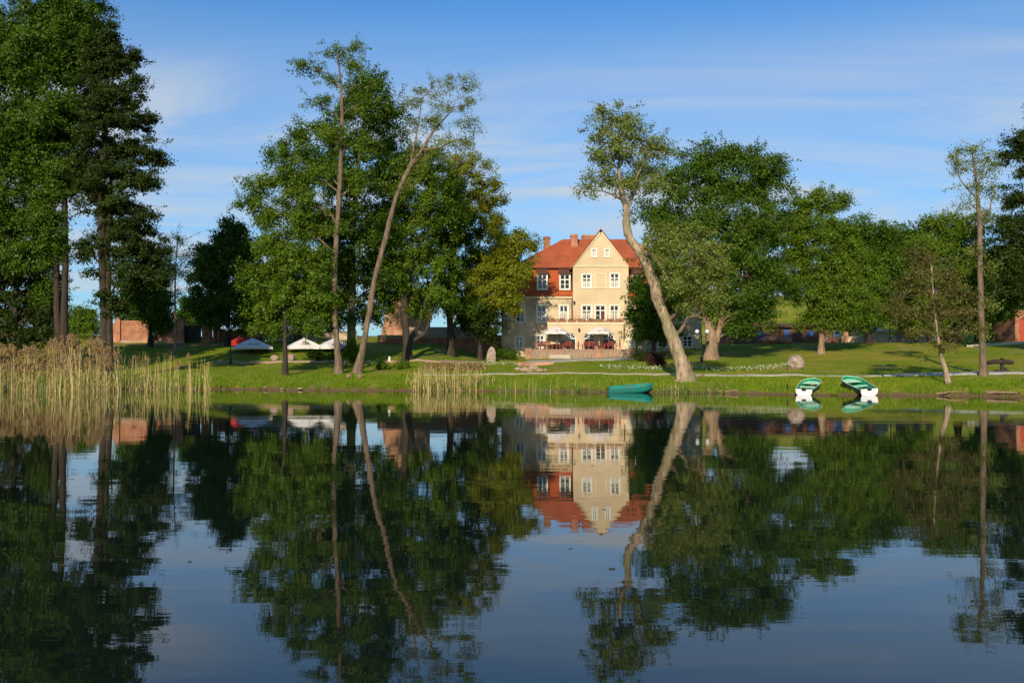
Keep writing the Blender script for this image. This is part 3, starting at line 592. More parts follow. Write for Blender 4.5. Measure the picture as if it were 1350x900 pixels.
T('oak_tree', 'spreading yellow-green oak whose boughs reach over the red roof', 'tree',
  [(594, 466, 7), (594, 440, 6.5), (593, 415, 6), (592, 380, 5), (600, 330, 3.5), (610, 270, 2)],
  [(612, 222, 28, 18), (635, 240, 20, 14), (600, 260, 34, 26), (640, 275, 26, 22), (610, 305, 38, 26), (655, 310, 30, 15), (686, 318, 20, 12), (700, 324, 9, 6), (625, 345, 38, 24), (672, 345, 24, 14), (600, 375, 36, 24), (645, 375, 34, 22), (665, 395, 22, 13), (620, 405, 34, 15), (590, 405, 20, 12), (580, 330, 26, 30), (672, 322, 24, 18), (670, 365, 22, 18), (662, 395, 20, 13), (688, 350, 14, 10), (682, 410, 12, 7), (650, 350, 30, 26)],
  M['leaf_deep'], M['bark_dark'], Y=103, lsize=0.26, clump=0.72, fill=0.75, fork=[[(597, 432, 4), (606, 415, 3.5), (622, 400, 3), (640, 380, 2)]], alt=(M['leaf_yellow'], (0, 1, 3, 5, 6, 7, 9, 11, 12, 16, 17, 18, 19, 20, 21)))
T('yew_bush', 'dark bushy tree against the left corner of the house', 'tree',
  [(633, 462, 4), (633, 435, 3.5), (632, 400, 3)], [(632, 400, 24, 18), (645, 420, 20, 18), (625, 430, 20, 14), (648, 440, 12, 14), (610, 425, 14, 12)], M['leaf_dark'], M['bark_dark'], Y=104, lsize=0.25)
# right half
T('willow_tree', 'big leaning willow with thick pale trunk at the water, in front of the house', 'tree',
  [(905, 503, 13), (899, 480, 11.5), (889, 452, 10.5), (879, 425, 10), (868, 397, 9.5), (861, 369, 9.5), (852, 348, 8.8), (842, 330, 8.2), (830, 313, 7.8), (826, 295, 6.8), (826, 276, 6), (820, 255, 4.8), (816, 225, 3), (818, 190, 1.6)],
  [(812, 155, 28, 16), (795, 175, 24, 16), (832, 170, 26, 16), (850, 188, 26, 18), (785, 205, 18, 13), (812, 200, 30, 19), (845, 215, 28, 18), (800, 235, 26, 16), (830, 245, 28, 15), (780, 250, 14, 9), (862, 240, 20, 15), (870, 195, 14, 10), (792, 146, 8, 5),
   (880, 320, 24, 17, -1.5), (905, 310, 26, 16, -1), (930, 325, 26, 18, -1), (900, 345, 32, 20, -2), (940, 350, 22, 18, -1), (895, 375, 26, 18, -2), (925, 382, 28, 18, -1), (905, 400, 20, 12, -1), (935, 402, 18, 12, -1)],
  M['leaf_willow'], M['bark_pale'], dens=0.75, lsize=0.2, clump=0.6, per=58, stray=0.3, flare=1.6, sides=20, thick=1.06,
  fork=[[(842, 330, 5), (852, 322, 4.6), (858, 312, 3)], [(846, 333, 5), (862, 338, 4.5), (873, 352, 4), (880, 372, 2.5)], [(825, 282, 4), (832, 262, 3.2), (840, 235, 2), (850, 205, 1.2)]])
T('ash_tree', 'huge dark green tree with pale forked trunk, right of the house', 'tree',
  [(938, 474, 11), (938, 455, 10.5), (937, 440, 9), (930, 415, 7), (925, 380, 6), (925, 300, 4)],
  [(920, 212, 34, 18), (960, 205, 28, 16), (1000, 215, 34, 20), (890, 240, 34, 26), (935, 245, 42, 30), (985, 250, 44, 30), (1022, 232, 16, 18), (865, 285, 30, 28), (905, 300, 40, 32), (960, 305, 46, 34), (1010, 300, 30, 34), (870, 335, 30, 28), (930, 355, 46, 32), (985, 360, 44, 34), (1012, 362, 22, 28), (880, 385, 34, 24), (950, 405, 40, 20), (988, 412, 30, 20), (1026, 368, 18, 20), (1008, 395, 14, 14), (1040, 380, 16, 14, 3), (975, 435, 22, 10), (890, 410, 20, 12)],
  M['leaf_deep'], M['bark_tan'], dens=1.05, lsize=0.26, clump=0.9, fork=[[(943, 450, 7), (950, 430, 6), (953, 405, 5), (960, 350, 3)]])
T('laurel_tree', 'dense dark green small tree covering the right corner of the cream house', 'tree',
  [(862, 466, 4), (861, 440, 3.5), (860, 410, 3)], [(850, 392, 20, 17), (870, 400, 22, 22), (844, 418, 16, 15), (866, 428, 22, 16), (846, 440, 14, 10), (880, 440, 16, 12), (842, 376, 12, 12)], M['leaf_deep'], M['bark_dark'], Y=101, lsize=0.26, clump=0.6)
T('lime_tree', 'broad lime on the right lawn behind the two green boats', 'tree',
  [(1083, 466, 5.5), (1083, 445, 5), (1084, 420, 4.5), (1085, 360, 3)],
  [(1060, 270, 28, 18), (1095, 268, 24, 16), (1040, 300, 26, 26), (1080, 305, 36, 28), (1115, 310, 26, 24), (1045, 342, 30, 26), (1046, 372, 18, 18), (1090, 355, 40, 30), (1130, 355, 28, 28), (1074, 392, 26, 24), (1105, 400, 34, 24), (1074, 422, 20, 12), (1100, 424, 28, 10), (1138, 400, 22, 22), (1130, 420, 18, 8), (1075, 258, 12, 9)],
  M['leaf_mid'], M['bark_tan'], lsize=0.26, clump=0.8)
T('lime_tree', 'dark rounded tree between the broad lime and the brown-leaved tree', 'tree',
  [(1146, 452, 5), (1146, 425, 4), (1147, 380, 3)],
  [(1140, 305, 22, 18), (1165, 320, 24, 20), (1150, 350, 30, 28), (1185, 345, 24, 24), (1165, 390, 34, 26), (1195, 385, 24, 26), (1150, 412, 24, 16), (1190, 412, 22, 14), (1215, 360, 24, 30)],
  M['leaf_deep'], M['bark_dark'], Y=112, lsize=0.28, clump=0.85)
T('oak_tree', 'rounded dark green oak behind the tall thin tree at right', 'tree',
  [(1262, 452, 6), (1262, 420, 5), (1262, 370, 4)],
  [(1242, 298, 26, 16), (1275, 300, 28, 18), (1235, 330, 28, 24), (1280, 335, 34, 28), (1245, 370, 36, 28), (1290, 375, 32, 28), (1240, 410, 34, 22), (1285, 415, 34, 22), (1320, 400, 24, 26)],
  M['leaf_mid'], M['bark_dark'], Y=108, lsize=0.28, clump=0.85)
T('young_oak_tree', 'small leaning tree with brownish sparse leaves at the right bank', 'tree',
  [(1251, 507, 4.6), (1246, 486, 4), (1240, 466, 3.6), (1236, 440, 3), (1231, 400, 2.2), (1228, 350, 1.2)],
  [(1228, 345, 22, 13), (1205, 365, 24, 11), (1250, 365, 24, 12), (1190, 390, 22, 10), (1225, 385, 28, 13), (1262, 390, 26, 12), (1200, 415, 26, 11), (1240, 415, 30, 13), (1278, 412, 20, 10), (1210, 438, 24, 9), (1250, 440, 28, 10), (1285, 435, 14, 8), (1240, 458, 20, 7), (1180, 408, 12, 6), (1205, 335, 12, 7)],
  M['leaf_olive'], M['bark_pale'], dens=0.7, lsize=0.16, clump=0.5, per=48, stray=0.22)
T('aspen_tree', 'tall thin tree with sparse small crown and long bare trunk at right', 'tree',
  [(1297, 495, 6), (1295, 450, 5.6), (1293, 400, 5.4), (1292, 340, 5), (1291, 290, 4.4), (1288, 250, 3), (1284, 215, 1.6), (1280, 195, 0.8)],
  [(1280, 198, 16, 8), (1262, 200, 10, 6), (1300, 208, 12, 7), (1272, 222, 16, 9), (1298, 230, 14, 9), (1262, 215, 8, 6), (1283, 248, 18, 9), (1304, 258, 10, 8), (1275, 268, 12, 8), (1310, 215, 8, 6), (1299, 285, 12, 8), (1280, 330, 12, 8), (1303, 350, 12, 8), (1300, 440, 10, 14), (1305, 400, 10, 10)],
  M['leaf_willow'], M['bark'], dens=0.6, lsize=0.16, clump=0.55, per=36, stray=0.28, fork=[[(1291, 290, 2.5), (1305, 275, 1.6), (1312, 250, 0.8)], [(1288, 262, 2), (1268, 240, 1.2), (1253, 212, 0.6)]])
T('chestnut_tree', 'tall dark tree cut by the right edge of the view', 'tree',
  [(1372, 480, 9), (1372, 420, 8), (1370, 330, 6), (1365, 240, 4)],
  [(1350, 182, 26, 13), (1335, 205, 22, 10), (1375, 200, 30, 20), (1385, 160, 30, 18), (1355, 225, 14, 14), (1345, 262, 26, 18), (1380, 280, 34, 40), (1330, 295, 22, 18), (1355, 320, 34, 26), (1330, 345, 28, 24), (1370, 370, 34, 36), (1335, 385, 30, 20)],
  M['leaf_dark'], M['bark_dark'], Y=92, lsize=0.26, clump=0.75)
# trees farther back that close the gaps
bgs = [(252, 452, 405, 20, 129, 'far green tree seen over the dark timber gate'), (178, 452, 400, 24, 130, 'far dark tree behind the tall brick wall with the pier'),
       (70, 455, 385, 26, 128, 'far dark tree behind the twin dark trunks at far left'),
       (-30, 470, 340, 60, 125, 'far tree behind the low brick wall at the left frame edge'),
       (412, 452, 350, 44, 125, 'far green tree seen behind the parasols between the trunks'),
       (355, 452, 360, 40, 128, 'far green tree seen behind the leftmost white parasol'),
       (982, 446, 300, 34, 140, 'far dark tree filling the gap right of the pale forked trunk'),
       (1125, 446, 330, 48, 140, 'far dark tree behind the broad lime on the right'),
       (1188, 446, 322, 46, 138, 'far dark tree behind the brown-leaved small tree'),
       (1310, 448, 345, 40, 136, 'far dark tree behind the thin tall tree at right'),
       (1375, 448, 330, 50, 140, 'far dark tree behind the red gatehouse at the right edge')]
for px, pf, pt, rr, Y, lab in bgs:
    T('background_tree', lab, 'tree', [(px, pf, 5), (px, (pf+pt)/2+10, 4), (px, pt, 3)],
      [(px+random.uniform(-.55, .55)*rr, pt+random.uniform(-.1, .75)*(pf-pt), rr*.5, rr*.42) for _ in range(8)]+[(px, pt+10, rr*.6, rr*.4), (px-rr*.45, pf-38, rr*.5, 30), (px+rr*.45, pf-34, rr*.5, 28)],
      M['leaf_deep'], M['bark_dark'], Y=Y, lsize=0.36, clump=1.1, twigs=False, per=70, group='trees behind the park')

# ------------------------------------------------------------------ shrubs and flower beds
def shrub(name, label, px, py, rx, ry, m, ls=0.14, n=9, cat='shrub'):
    f = foot(px, py); s = f.y/F
    T(name, label, cat, [(px, py, 1.2), (px, py-ry, 0.8)], [(px+random.uniform(-.6, .6)*rx, py-ry*random.uniform(.6, 1.5), rx*.5, ry*.5, random.uniform(-.5, .5)) for _ in range(n)], m, M['bark_dark'], Y=f.y, lsize=ls, clump=0.3, twigs=False, per=45, flare=1)
shrub('barberry_shrub', 'dark red-brown shrub on the lawn left of the leaning willow', 865, 483, 12, 9, M['leaf_red'])
shrub('barberry_shrub', 'small dark shrub at the foot of the house, right of the terrace', 850, 476, 12, 6, M['leaf_dark'])
shrub('ivy_bush', 'light green ivy shoots at the foot of the mossy trunk', 463, 480, 10, 16, M['leaf_mid'])
shrub('garden_bush', 'low green bush right of the dark straight trunk by the parasols', 415, 474, 16, 5, M['leaf_deep'])
shrub('garden_bush', 'low green bush below the middle white parasol', 440, 474, 14, 4, M['leaf_mid'])
shrub('garden_bush', 'low dark bush left of the standing stone', 668, 474, 16, 6, M['leaf_deep'])
shrub('garden_bush', 'dark low bush under the oak left of the house', 655, 470, 14, 6, M['leaf_dark'])
shrub('hosta_clump', 'small green plant clump by the stone kerb under the alder pair', 505, 487, 7, 4, M['leaf_mid'])
shrub('hosta_clump', 'small green plant clump right of the white bollard', 530, 486, 7, 4, M['leaf_mid'])
def flowerbed(label, pts, width, m, n, hh):
    V = []; P = [foot(*p) for p in pts]
    for k in range(n):
        i = random.randrange(len(P)-1); q = P[i].lerp(P[i+1], random.random()); x = q.x+random.gauss(0, width*.3); y = q.y+random.gauss(0, width*.4)
        z = g(x, y)+random.random()*hh; a = random.uniform(0, 3.14); s = random.uniform(0.03, 0.08)
        dx = Vector((math.cos(a), math.sin(a), 0))*s; c = Vector((x, y, z)); u = Vector((0, -.3, 1))*s
        V += [c-dx, c-u, c+dx, c+u]
    V = np.array([tuple(v) for v in V]); mi = (RNG.random(n) < 0.45)
    tag(bulk('flower_bed', V, 4, [M['reed_green'], m], midx=mi), label, 'flowers', kind='stuff')
flowerbed('low bed of whitish flowers curving over the lawn left of the willow', [(800, 484), (830, 485.5), (860, 487), (885, 487.5)], 1.3, M['flowerw'], 700, .25)
flowerbed('curved row of white flowers between the willow and the big boulder', [(915, 485), (950, 489), (990, 488), (1010, 485.5), (1038, 482)], .8, M['flowerw'], 1000, .28)
flowerbed('pale flower bed in front of the carved standing stone', [(585, 483), (620, 481), (660, 480), (690, 482)], 1.0, M['flowerw'], 800, .25)

# ------------------------------------------------------------------ house
HY = 110.0; X = lambda px, Y=HY: (px-675)/F*Y/1.0
def XX(px, Y): return at(px, 400, Y).x
def ZZ(py, Y): return at(675, py, Y).z
YM, YB, YG, YT = 110.6, 109.6, 108.2, 104.6         # main wall, bay, ground floor front, terrace front
ZT = ZZ(461.5, YT+1)                                 # terrace level
house = thing('manor_house', 'cream manor house with tall gabled bay and orange-red tiled mansard roof', 'house', (X(792), YM, ZT))
def wall_holes(x0, x1, z0, z1, y, holes, depth=0.3, back=0.35):
    """front wall in the plane y with rectangular openings and their reveals"""
    b = MB(); xs = sorted({x0, x1, *[h[0] for h in holes], *[h[1] for h in holes]}); zs = sorted({z0, z1, *[h[2] for h in holes], *[h[3] for h in holes]})
    for i in range(len(xs)-1):
        for j in range(len(zs)-1):
            cx, cz = (xs[i]+xs[i+1])/2, (zs[j]+zs[j+1])/2
            if any(h[0] < cx < h[1] and h[2] < cz < h[3] for h in holes): continue
            b.add([(xs[i], y, zs[j]), (xs[i+1], y, zs[j]), (xs[i+1], y, zs[j+1]), (xs[i], y, zs[j+1])], [(0, 1, 2, 3)])
    for h in holes:
        a, c, d, e = h
        b.add([(a, y, d), (a, y, e), (a, y+depth, e), (a, y+depth, d)], [(0, 1, 2, 3)]); b.add([(c, y, d), (c, y+depth, d), (c, y+depth, e), (c, y, e)], [(0, 1, 2, 3)])
        b.add([(a, y, e), (c, y, e), (c, y+depth, e), (a, y+depth, e)], [(0, 1, 2, 3)]); b.add([(a, y, d), (a, y+depth, d), (c, y+depth, d), (c, y, d)], [(0, 1, 2, 3)])
    return b
def window(x0, x1, z0, z1, y, parent, cols=2, rows=(0.62,), curtain=True, name='window', surround=True, arch=False, door=False):
    """frame with mullions set in the opening, glass behind it and a surround proud of the wall"""
    w_, h_ = x1-x0, z1-z0; f = MB(); ft = 0.075; yf = y+0.10
    if surround:
        st = 0.12; sy0, sy1 = y-0.035, y+0.02
        f.box(x0-st, x0, sy0, sy1, z0-0.02, z1+st); f.box(x1, x1+st, sy0, sy1, z0-0.02, z1+st)
        f.box(x0, x1, sy0, sy1, z1, z1+st)
        f.box(x0-st-0.05, x1+st+0.05, y-0.09, y+0.03, z0-0.12, z0-0.02)
    f.box(x0, x0+ft, yf, yf+.07, z0, z1); f.box(x1-ft, x1, yf, yf+.07, z0, z1); f.box(x0+ft, x1-ft, yf, yf+.07, z1-ft, z1); f.box(x0+ft, x1-ft, yf, yf+.07, z0, z0+ft)
    for c in range(1, cols):
        xc = x0+w_*c/cols; f.box(xc-.055, xc+.055, yf-.012, yf+.06, z0+ft, z1-ft)
    for r in rows:
        zc = z0+h_*r; f.box(x0+ft, x1-ft, yf-.006, yf+.05, zc-.055, zc+.055)
    for c in range(cols):      # slim glazing bars
        a = x0+w_*c/cols+.05; b_ = x0+w_*(c+1)/cols-.05
        top = rows[0] if rows else 1
        zc = z0+h_*top*0.5; f.box(a, b_, yf+.012, yf+.045, zc-.022, zc+.022)
    win = f.obj(name, M['white'], parent)
    p = MB(); p.add([(x0, yf+.055, z0), (x1, yf+.055, z0), (x1, yf+.055, z1), (x0, yf+.055, z1)], [(0, 1, 2, 3)])
    p.obj('pane', M['glass'], win)
    if curtain:
        c = MB(); zt = z0+h_*random.uniform(.5, .62)
        for a, b_ in ((x0+ft, x0+w_*.38), (x1-w_*.38, x1-ft)):
            n = 6; vs = []
            for i in range(n+1):
                xx = a+(b_-a)*i/n; yy = yf+.045+0.006*(i % 2); vs += [(xx, yy, z0+ft), (xx, yy, zt)]
            c.add(vs, [(2*i, 2*i+2, 2*i+3, 2*i+1) for i in range(n)])
        c.obj('curtain', M['curtain'], win)
    return win
zE = ZZ(390.5, YM); zK = ZZ(353, YM+0.8); zR = ZZ(315.5, YM+6.3)
xl, xr = XX(661, YM), XX(925, YM); xc = (XX(755.4, YB)+XX(828.8, YB))/2
YK = YM+12.4
# main front wall with openings
def rect(pa, pb, ta, tb, Y): return (XX(pa, Y), XX(pb, Y), ZZ(tb, Y), ZZ(ta, Y))
up = [rect(a, b, 403, 424, YM) for a, b in ((680.5, 691), (708.5, 719.5), (738, 748.5), (838, 848), (868, 878), (896, 906))]
dn = [rect(679.5, 689.5, 444, 458, YM), rect(707.5, 717, 442.5, 457.5, YM), rect(867.5, 880, 443, 457, YM), rect(900.5, 912, 443, 457, YM)]
wall_holes(xl, xr, 2.4, zE, YM, up+dn).obj('wall', M['oldwall'], house)
sw = MB(); sw.box(xl, xl+.3, YM+.001, YK, 2.4, zE-.01); sw.box(xr-.3, xr, YM+.001, YK, 2.4, zE-.01); sw.box(xl+.3, xr-.3, YK-.3, YK, 2.4, zE-.01)
sw.obj('wall', M['oldwall'], house)
for i, h in enumerate(up): window(*h, YM, house, curtain=i != 0)
for h in dn: window(*h, YM, house, curtain=False)
# eaves cornice
co = MB(); co.box(xl-.15, XX(755, YB)-.0, YM-.22, YM, zE-.22, zE-.02); co.obj('cornice', M['trim'], house); co = MB(); co.box(XX(829, YB), xr+.15, YM-.22, YM, zE-.22, zE-.02); co.obj('cornice', M['trim'], house)
# mansard
def prismroof(x0, x1, y0, y1, z0, X0, X1, Y0, Y1, z1):
    b = MB(); v = [(x0, y0, z0), (x1, y0, z0), (x1, y1, z0), (x0, y1, z0), (X0, Y0, z1), (X1, Y0, z1), (X1, Y1, z1), (X0, Y1, z1)]
    b.add(v, [(0, 1, 5, 4), (1, 2, 6, 5), (2, 3, 7, 6), (3, 0, 4, 7), (0, 3, 2, 1)]); return b
kx0, kx1 = XX(675, YM+.8), xr-1.2
prismroof(xl-.25, xr+.25, YM-.35, YK+.3, zE, kx0, kx1, YM+.8, YK-.8, zK).obj('roof', M['tile_low'], house)
rx0, rx1 = XX(742, YM+6.3), xr-(XX(742, YM+6.3)-xl)
prismroof(kx0-.35, kx1+.35, YM+.45, YK-.45, zK-.05, rx0, rx1, YM+6.2, YM+6.3, zR).obj('roof', M['tile'], house)
gt = MB(); gt.box(kx0-.38, kx1+.38, YM+.38, YM+.44, zK-.10, zK+.02); gt.obj('gutter', M['tile_dark'], house)
# gabled bay
bx0, bx1 = XX(755.4, YB), XX(828.8, YB); zg0 = ZZ(350, YB); za = ZZ(304, YB)
bay = [rect(767.5, 779.5, 403, 422, YB), rect(785, 798, 403, 422, YB), rect(804.5, 815.5, 403, 422, YB), rect(768, 779, 362, 379, YB), rect(805, 816, 361, 378.5, YB)]
wall_holes(bx0, bx1, 2.4, zg0, YB, bay).obj('wall', M['cream'], house)
sd_ = MB(); sd_.box(bx0, bx0+.25, YB+.002, YM+3, 2.4, zg0-.01); sd_.obj('wall', M['cream'], house); sd_ = MB(); sd_.box(bx1-.25, bx1, YB+.002, YM+3, 2.4, zg0-.01); sd_.obj('wall', M['cream'], house)
for i, h in enumerate(bay):
    if i == 1:
        wd = window(*h, YB, house, name='balcony_door', rows=(.68,), curtain=False)
        a, b_, c, d = h; dd = MB(); dd.box(a+(b_-a)*.52, b_-.07, YB+.10, YB+.14, c+.05, c+(d-c)*.64); dd.obj('door', M['doorwood'], wd)
    else: window(*h, YB, house, rows=(.66,) if i < 3 else (.36, .70))
# blind window
a, b_, c, d = rect(786, 797.5, 362, 379, YB)
bl = MB(); bl.box(a-.2, a, YB-.05, YB-.002, c-.02, d+.12); bl.box(b_, b_+.2, YB-.05, YB-.002, c-.02, d+.12); bl.box(a, b_, YB-.05, YB-.002, d, d+.12); bl.box(a-.25, b_+.25, YB-.08, YB-.002, c-.14, c-.02)
bl.obj('blind_window', M['trim'], house)
# gable triangle (with two small openings) 
gb = MB(); n = 26; wins = [(XX(781, YB), XX(786, YB), ZZ(338, YB), ZZ(328.5, YB)), (XX(798, YB), XX(803, YB), ZZ(338, YB), ZZ(328.5, YB))]
zs = sorted({zg0, za, *[w_[2] for w_ in wins], *[w_[3] for w_ in wins]})
def hw(z): return (bx1-bx0)/2*(za-z)/(za-zg0)
for j in range(len(zs)-1):
    z0, z1 = zs[j], zs[j+1]; a0, a1 = hw(z0), hw(z1)
    if abs(z0-wins[0][2]) < 1e-6:
        cuts = [(-a0, -a1, wins[0][0]-xc, wins[0][0]-xc), (wins[0][1]-xc, wins[0][1]-xc, wins[1][0]-xc, wins[1][0]-xc), (wins[1][1]-xc, wins[1][1]-xc, a0, a1)]
    else: cuts = [(-a0, -a1, a0, a1)]
    for l0, l1, r0, r1 in cuts: gb.add([(xc+l0, YB, z0), (xc+r0, YB, z0), (xc+r1, YB, z1), (xc+l1, YB, z1)], [(0, 1, 2, 3)])
gb.obj('gable_wall', M['cream'], house)
for w_ in wins: window(*w_, YB, house, cols=2, rows=(.5,), curtain=False)
tr = MB()
for s in (-1, 1):      # raking trim, band
    p0 = Vector((xc+s*((bx1-bx0)/2+.12), 0, zg0-.02)); p1 = Vector((xc, 0, za+.15)); nv = Vector((s*(za-zg0), 0, (bx1-bx0)/2)).normalized()*.20
    q = [p0-nv, p0, p1, p1-nv*1.4]
    tr.add([(v.x, YB-.12, v.z) for v in q]+[(v.x, YB+.1, v.z) for v in q], [(0, 1, 2, 3), (7, 6, 5, 4), (0, 4, 5, 1), (1, 5, 6, 2), (2, 6, 7, 3), (3, 7, 4, 0)])
tr.obj('bargeboard', M['trim'], house)['kind'] = 'stuff'; tr = MB(); tr.box(bx0-.08, bx1+.08, YB-.10, YB-.003, zg0-.16, zg0-.02)
tr.obj('gable_trim', M['trim'], house); tr = MB(); tr.box(bx0, bx1, YB-.04, YB-.004, ZZ(401, YB)-.0, ZZ(400.2, YB))
tr.obj('gable_trim', M['trim'], house)
gr = MB(); hwid = (bx1-bx0)/2+.35; zlow = zg0-(za-zg0)/((bx1-bx0)/2)*.35
for s in (-1, 1):
    q0 = [(xc+s*hwid, zlow+.1), (xc, za+.22), (xc, za+.08), (xc+s*hwid, zlow-.04)]
    gr.add([(x_, YB-.25, z_) for x_, z_ in q0]+[(x_, YM+7, z_) for x_, z_ in q0], [(0, 1, 2, 3), (7, 6, 5, 4), (0, 4, 5, 1), (1, 5, 6, 2), (2, 6, 7, 3), (3, 7, 4, 0)])
gr.obj('gable_roof', M['tile'], house)
# dormer windows
for pa, pb in ((709, 721), (738.5, 751), (834, 846), (864, 876)):
    y = YM-.30; x0, x1 = XX(pa, y), XX(pb, y); z0, z1 = ZZ(381, y), ZZ(362, y); d = MB()
    d.box(x0-.10, x0, y, YM+.9, z0-.1, z1+.1); d.box(x1, x1+.10, y, YM+.9, z0-.1, z1+.1); d.box(x0, x1, y, YM+.9, z1, z1+.1); d.box(x0, x1, y, YM+.9, z0-.1, z0)
    dd = d.obj('dormer', M['white'], house)
    hd = MB(); hd.add([(x0-.25, y-.28, z1+.10), (x1+.25, y-.28, z1+.10), (x1+.1, YM+.8, zK-.06), (x0-.1, YM+.8, zK-.06), (x0-.25, y-.28, z1+.16), (x1+.25, y-.28, z1+.16), (x1+.1, YM+.8, zK), (x0-.1, YM+.8, zK)],
           [(0, 3, 2, 1), (4, 5, 6, 7), (0, 1, 5, 4), (1, 2, 6, 5), (3, 0, 4, 7)])
    hd.obj('dormer_hood', M['tile_dark'], dd)
    window(x0, x1, z0, z1, y, dd, rows=(.66,), curtain=False, surround=False)
    # its pane may not be a fourth level: move it one level up
for o in [o for o in COL.objects if o.name.startswith('pane') and o.parent and o.parent.parent and o.parent.parent.name.startswith('dormer')]:
    o.parent = o.parent.parent
# chimneys
def chimney(pa, pb, pt, pb2, Y, base=None):
    b = MB(); x0, x1, z0, z1 = XX(pa, Y), XX(pb, Y), ZZ(pb2, Y)-1.2, ZZ(pt, Y); b.box(x0, x1, Y, Y+.9, z0, z1-.28); b.box(x0-.07, x1+.07, Y-.07, Y+.97, z1-.28, z1-.08); b.box(x0+.04, x1-.04, Y+.04, Y+.86, z1-.08, z1)
    ch = b.obj('chimney', M['brick'], house)
    if base: c = MB(); c.box(x0-.1, x1+.1, Y-.1, Y+1.0, ZZ(318.5, Y), ZZ(316.5, Y)); c.obj('flashing', M['white'], ch)
chimney(717, 725.5, 311.5, 325, YM+8); chimney(752.8, 761.8, 308.5, 320, YM+4.6); chimney(768, 785, 309.5, 317, YM+6.8, True)
chimney(872, 882, 308, 320, YM+6.0)
# ground-floor front below the balcony, arched windows
gx0, gx1 = XX(722, YG), XX(822, YG); zb = ZZ(424, YG)
def arch_wall(x0, x1, z0, z1, y, arcs):
    b = MB(); n = 10
    xs = [x0]
    for (a, c, zsill, zspr) in arcs:
        b.add([(xs[-1], y, z0), (a, y, z0), (a, y, z1), (xs[-1], y, z1)], [(0, 1, 2, 3)])
        if zsill > z0: b.add([(a, y, z0), (c, y, z0), (c, y, zsill), (a, y, zsill)], [(0, 1, 2, 3)])
        r = (c-a)/2; m = (a+c)/2; pts = [(m-r*math.cos(math.pi*i/n), zspr+r*math.sin(math.pi*i/n)) for i in range(n+1)]
        for i in range(n):
            (p, q), (p2, q2) = pts[i], pts[i+1]; b.add([(p, y, q), (p2, y, q2), (p2, y, z1), (p, y, z1)], [(0, 1, 2, 3)])
            b.add([(p, y, q), (p, y+.4, q), (p2, y+.4, q2), (p2, y, q2)], [(0, 1, 2, 3)])
        b.add([(a, y, zsill), (a, y+.4, zsill), (a, y+.4, zspr), (a, y, zspr)], [(0, 1, 2, 3)]); b.add([(c, y, zsill), (c, y, zspr), (c, y+.4, zspr), (c, y+.4, zsill)], [(0, 1, 2, 3)])
        xs.append(c)
    b.add([(xs[-1], y, z0), (x1, y, z0), (x1, y, z1), (xs[-1], y, z1)], [(0, 1, 2, 3)])
    b.add([(x0, y, z1), (x1, y, z1), (x1, YM, z1), (x0, YM, z1)], [(0, 1, 2, 3)])
    b.add([(x0, y, z0), (x0, y, z1), (x0, YM, z1), (x0, YM, z0)], [(0, 1, 2, 3)]); b.add([(x1, y, z0), (x1, YM, z0), (x1, YM, z1), (x1, y, z1)], [(0, 1, 2, 3)])
    return b
arcs = []
for pa, pb in ((728, 742), (744.5, 759.5), (769.5, 784), (794.5, 810.5)):
    a, c = XX(pa, YG), XX(pb, YG); arcs.append((a, c, ZT+.02, ZZ(446, YG)))
arch_wall(gx0, gx1, 2.4, zb, YG, arcs).obj('wall', M['cream'], house)
for a, c, z0, zs_ in arcs:
    r = (c-a)/2; m = (a+c)/2; y = YG+.2; f = MB()
    for t0 in (a, m-.05, c-.09): f.box(t0, t0+.09, y, y+.07, z0, zs_+(r*.9 if abs(t0-m) < .2 else 0))
    f.box(a, c, y-.01, y+.06, zs_-.06, zs_+.06)
    n = 12
    for i in range(n):
        t0, t1 = math.pi*i/n, math.pi*(i+1)/n
        q = [(m-r*math.cos(t0), zs_+r*math.sin(t0)), (m-r*math.cos(t1), zs_+r*math.sin(t1)), (m-(r-.1)*math.cos(t1), zs_+(r-.1)*math.sin(t1)), (m-(r-.1)*math.cos(t0), zs_+(r-.1)*math.sin(t0))]
        f.add([(x_, y, z_) for x_, z_ in q]+[(x_, y+.07, z_) for x_, z_ in q], [(0, 1, 2, 3), (3, 2, 6, 7), (0, 4, 5, 1)])
    for th in (R(45), R(135)):
        p0 = Vector((m, y+.03, zs_)); p1 = Vector((m-r*math.cos(th), y+.03, zs_+r*math.sin(th))); f.tube([p0, p1], [.035, .035], 4)
    wn_ = f.obj('arched_window', M['white'], house)
    p = MB(); p.box(a, c, y+.08, y+.10, z0, zs_+r); p.obj('pane', M['glass'], wn_)
# lean-to buttress right of the arches
bt = MB(); xa, xb = XX(815, YG-.5), XX(838, YG-.5); bt.add([(xa, YG-.9, ZT-.9), (xb, YG-.9, ZT-.9), (xb, YM-.01, ZT-.9), (xa, YM-.01, ZT-.9), (XX(829, YG), YG-.3, ZZ(433, YG)), (xb, YG-.3, ZZ(433, YG)), (xb, YM-.01, ZZ(433, YG)), (XX(829, YG), YM-.01, ZZ(433, YG))], [(0, 1, 5, 4), (1, 2, 6, 5), (3, 0, 4, 7), (4, 5, 6, 7)])
bt.obj('stair_cheek', M['trim'], house)
lw = MB(); lw.box(XX(822, YM), XX(838, YM), YM-.5, YM-.002, 2.4, zE-.3); lw.obj('wall', M['cream'], house)
bn = MB(); bn.box(gx0-.05, gx1+.05, YG-.07, YG-.003, zb-.30, zb-.10); bn.obj('string_course', M['trim'], house)
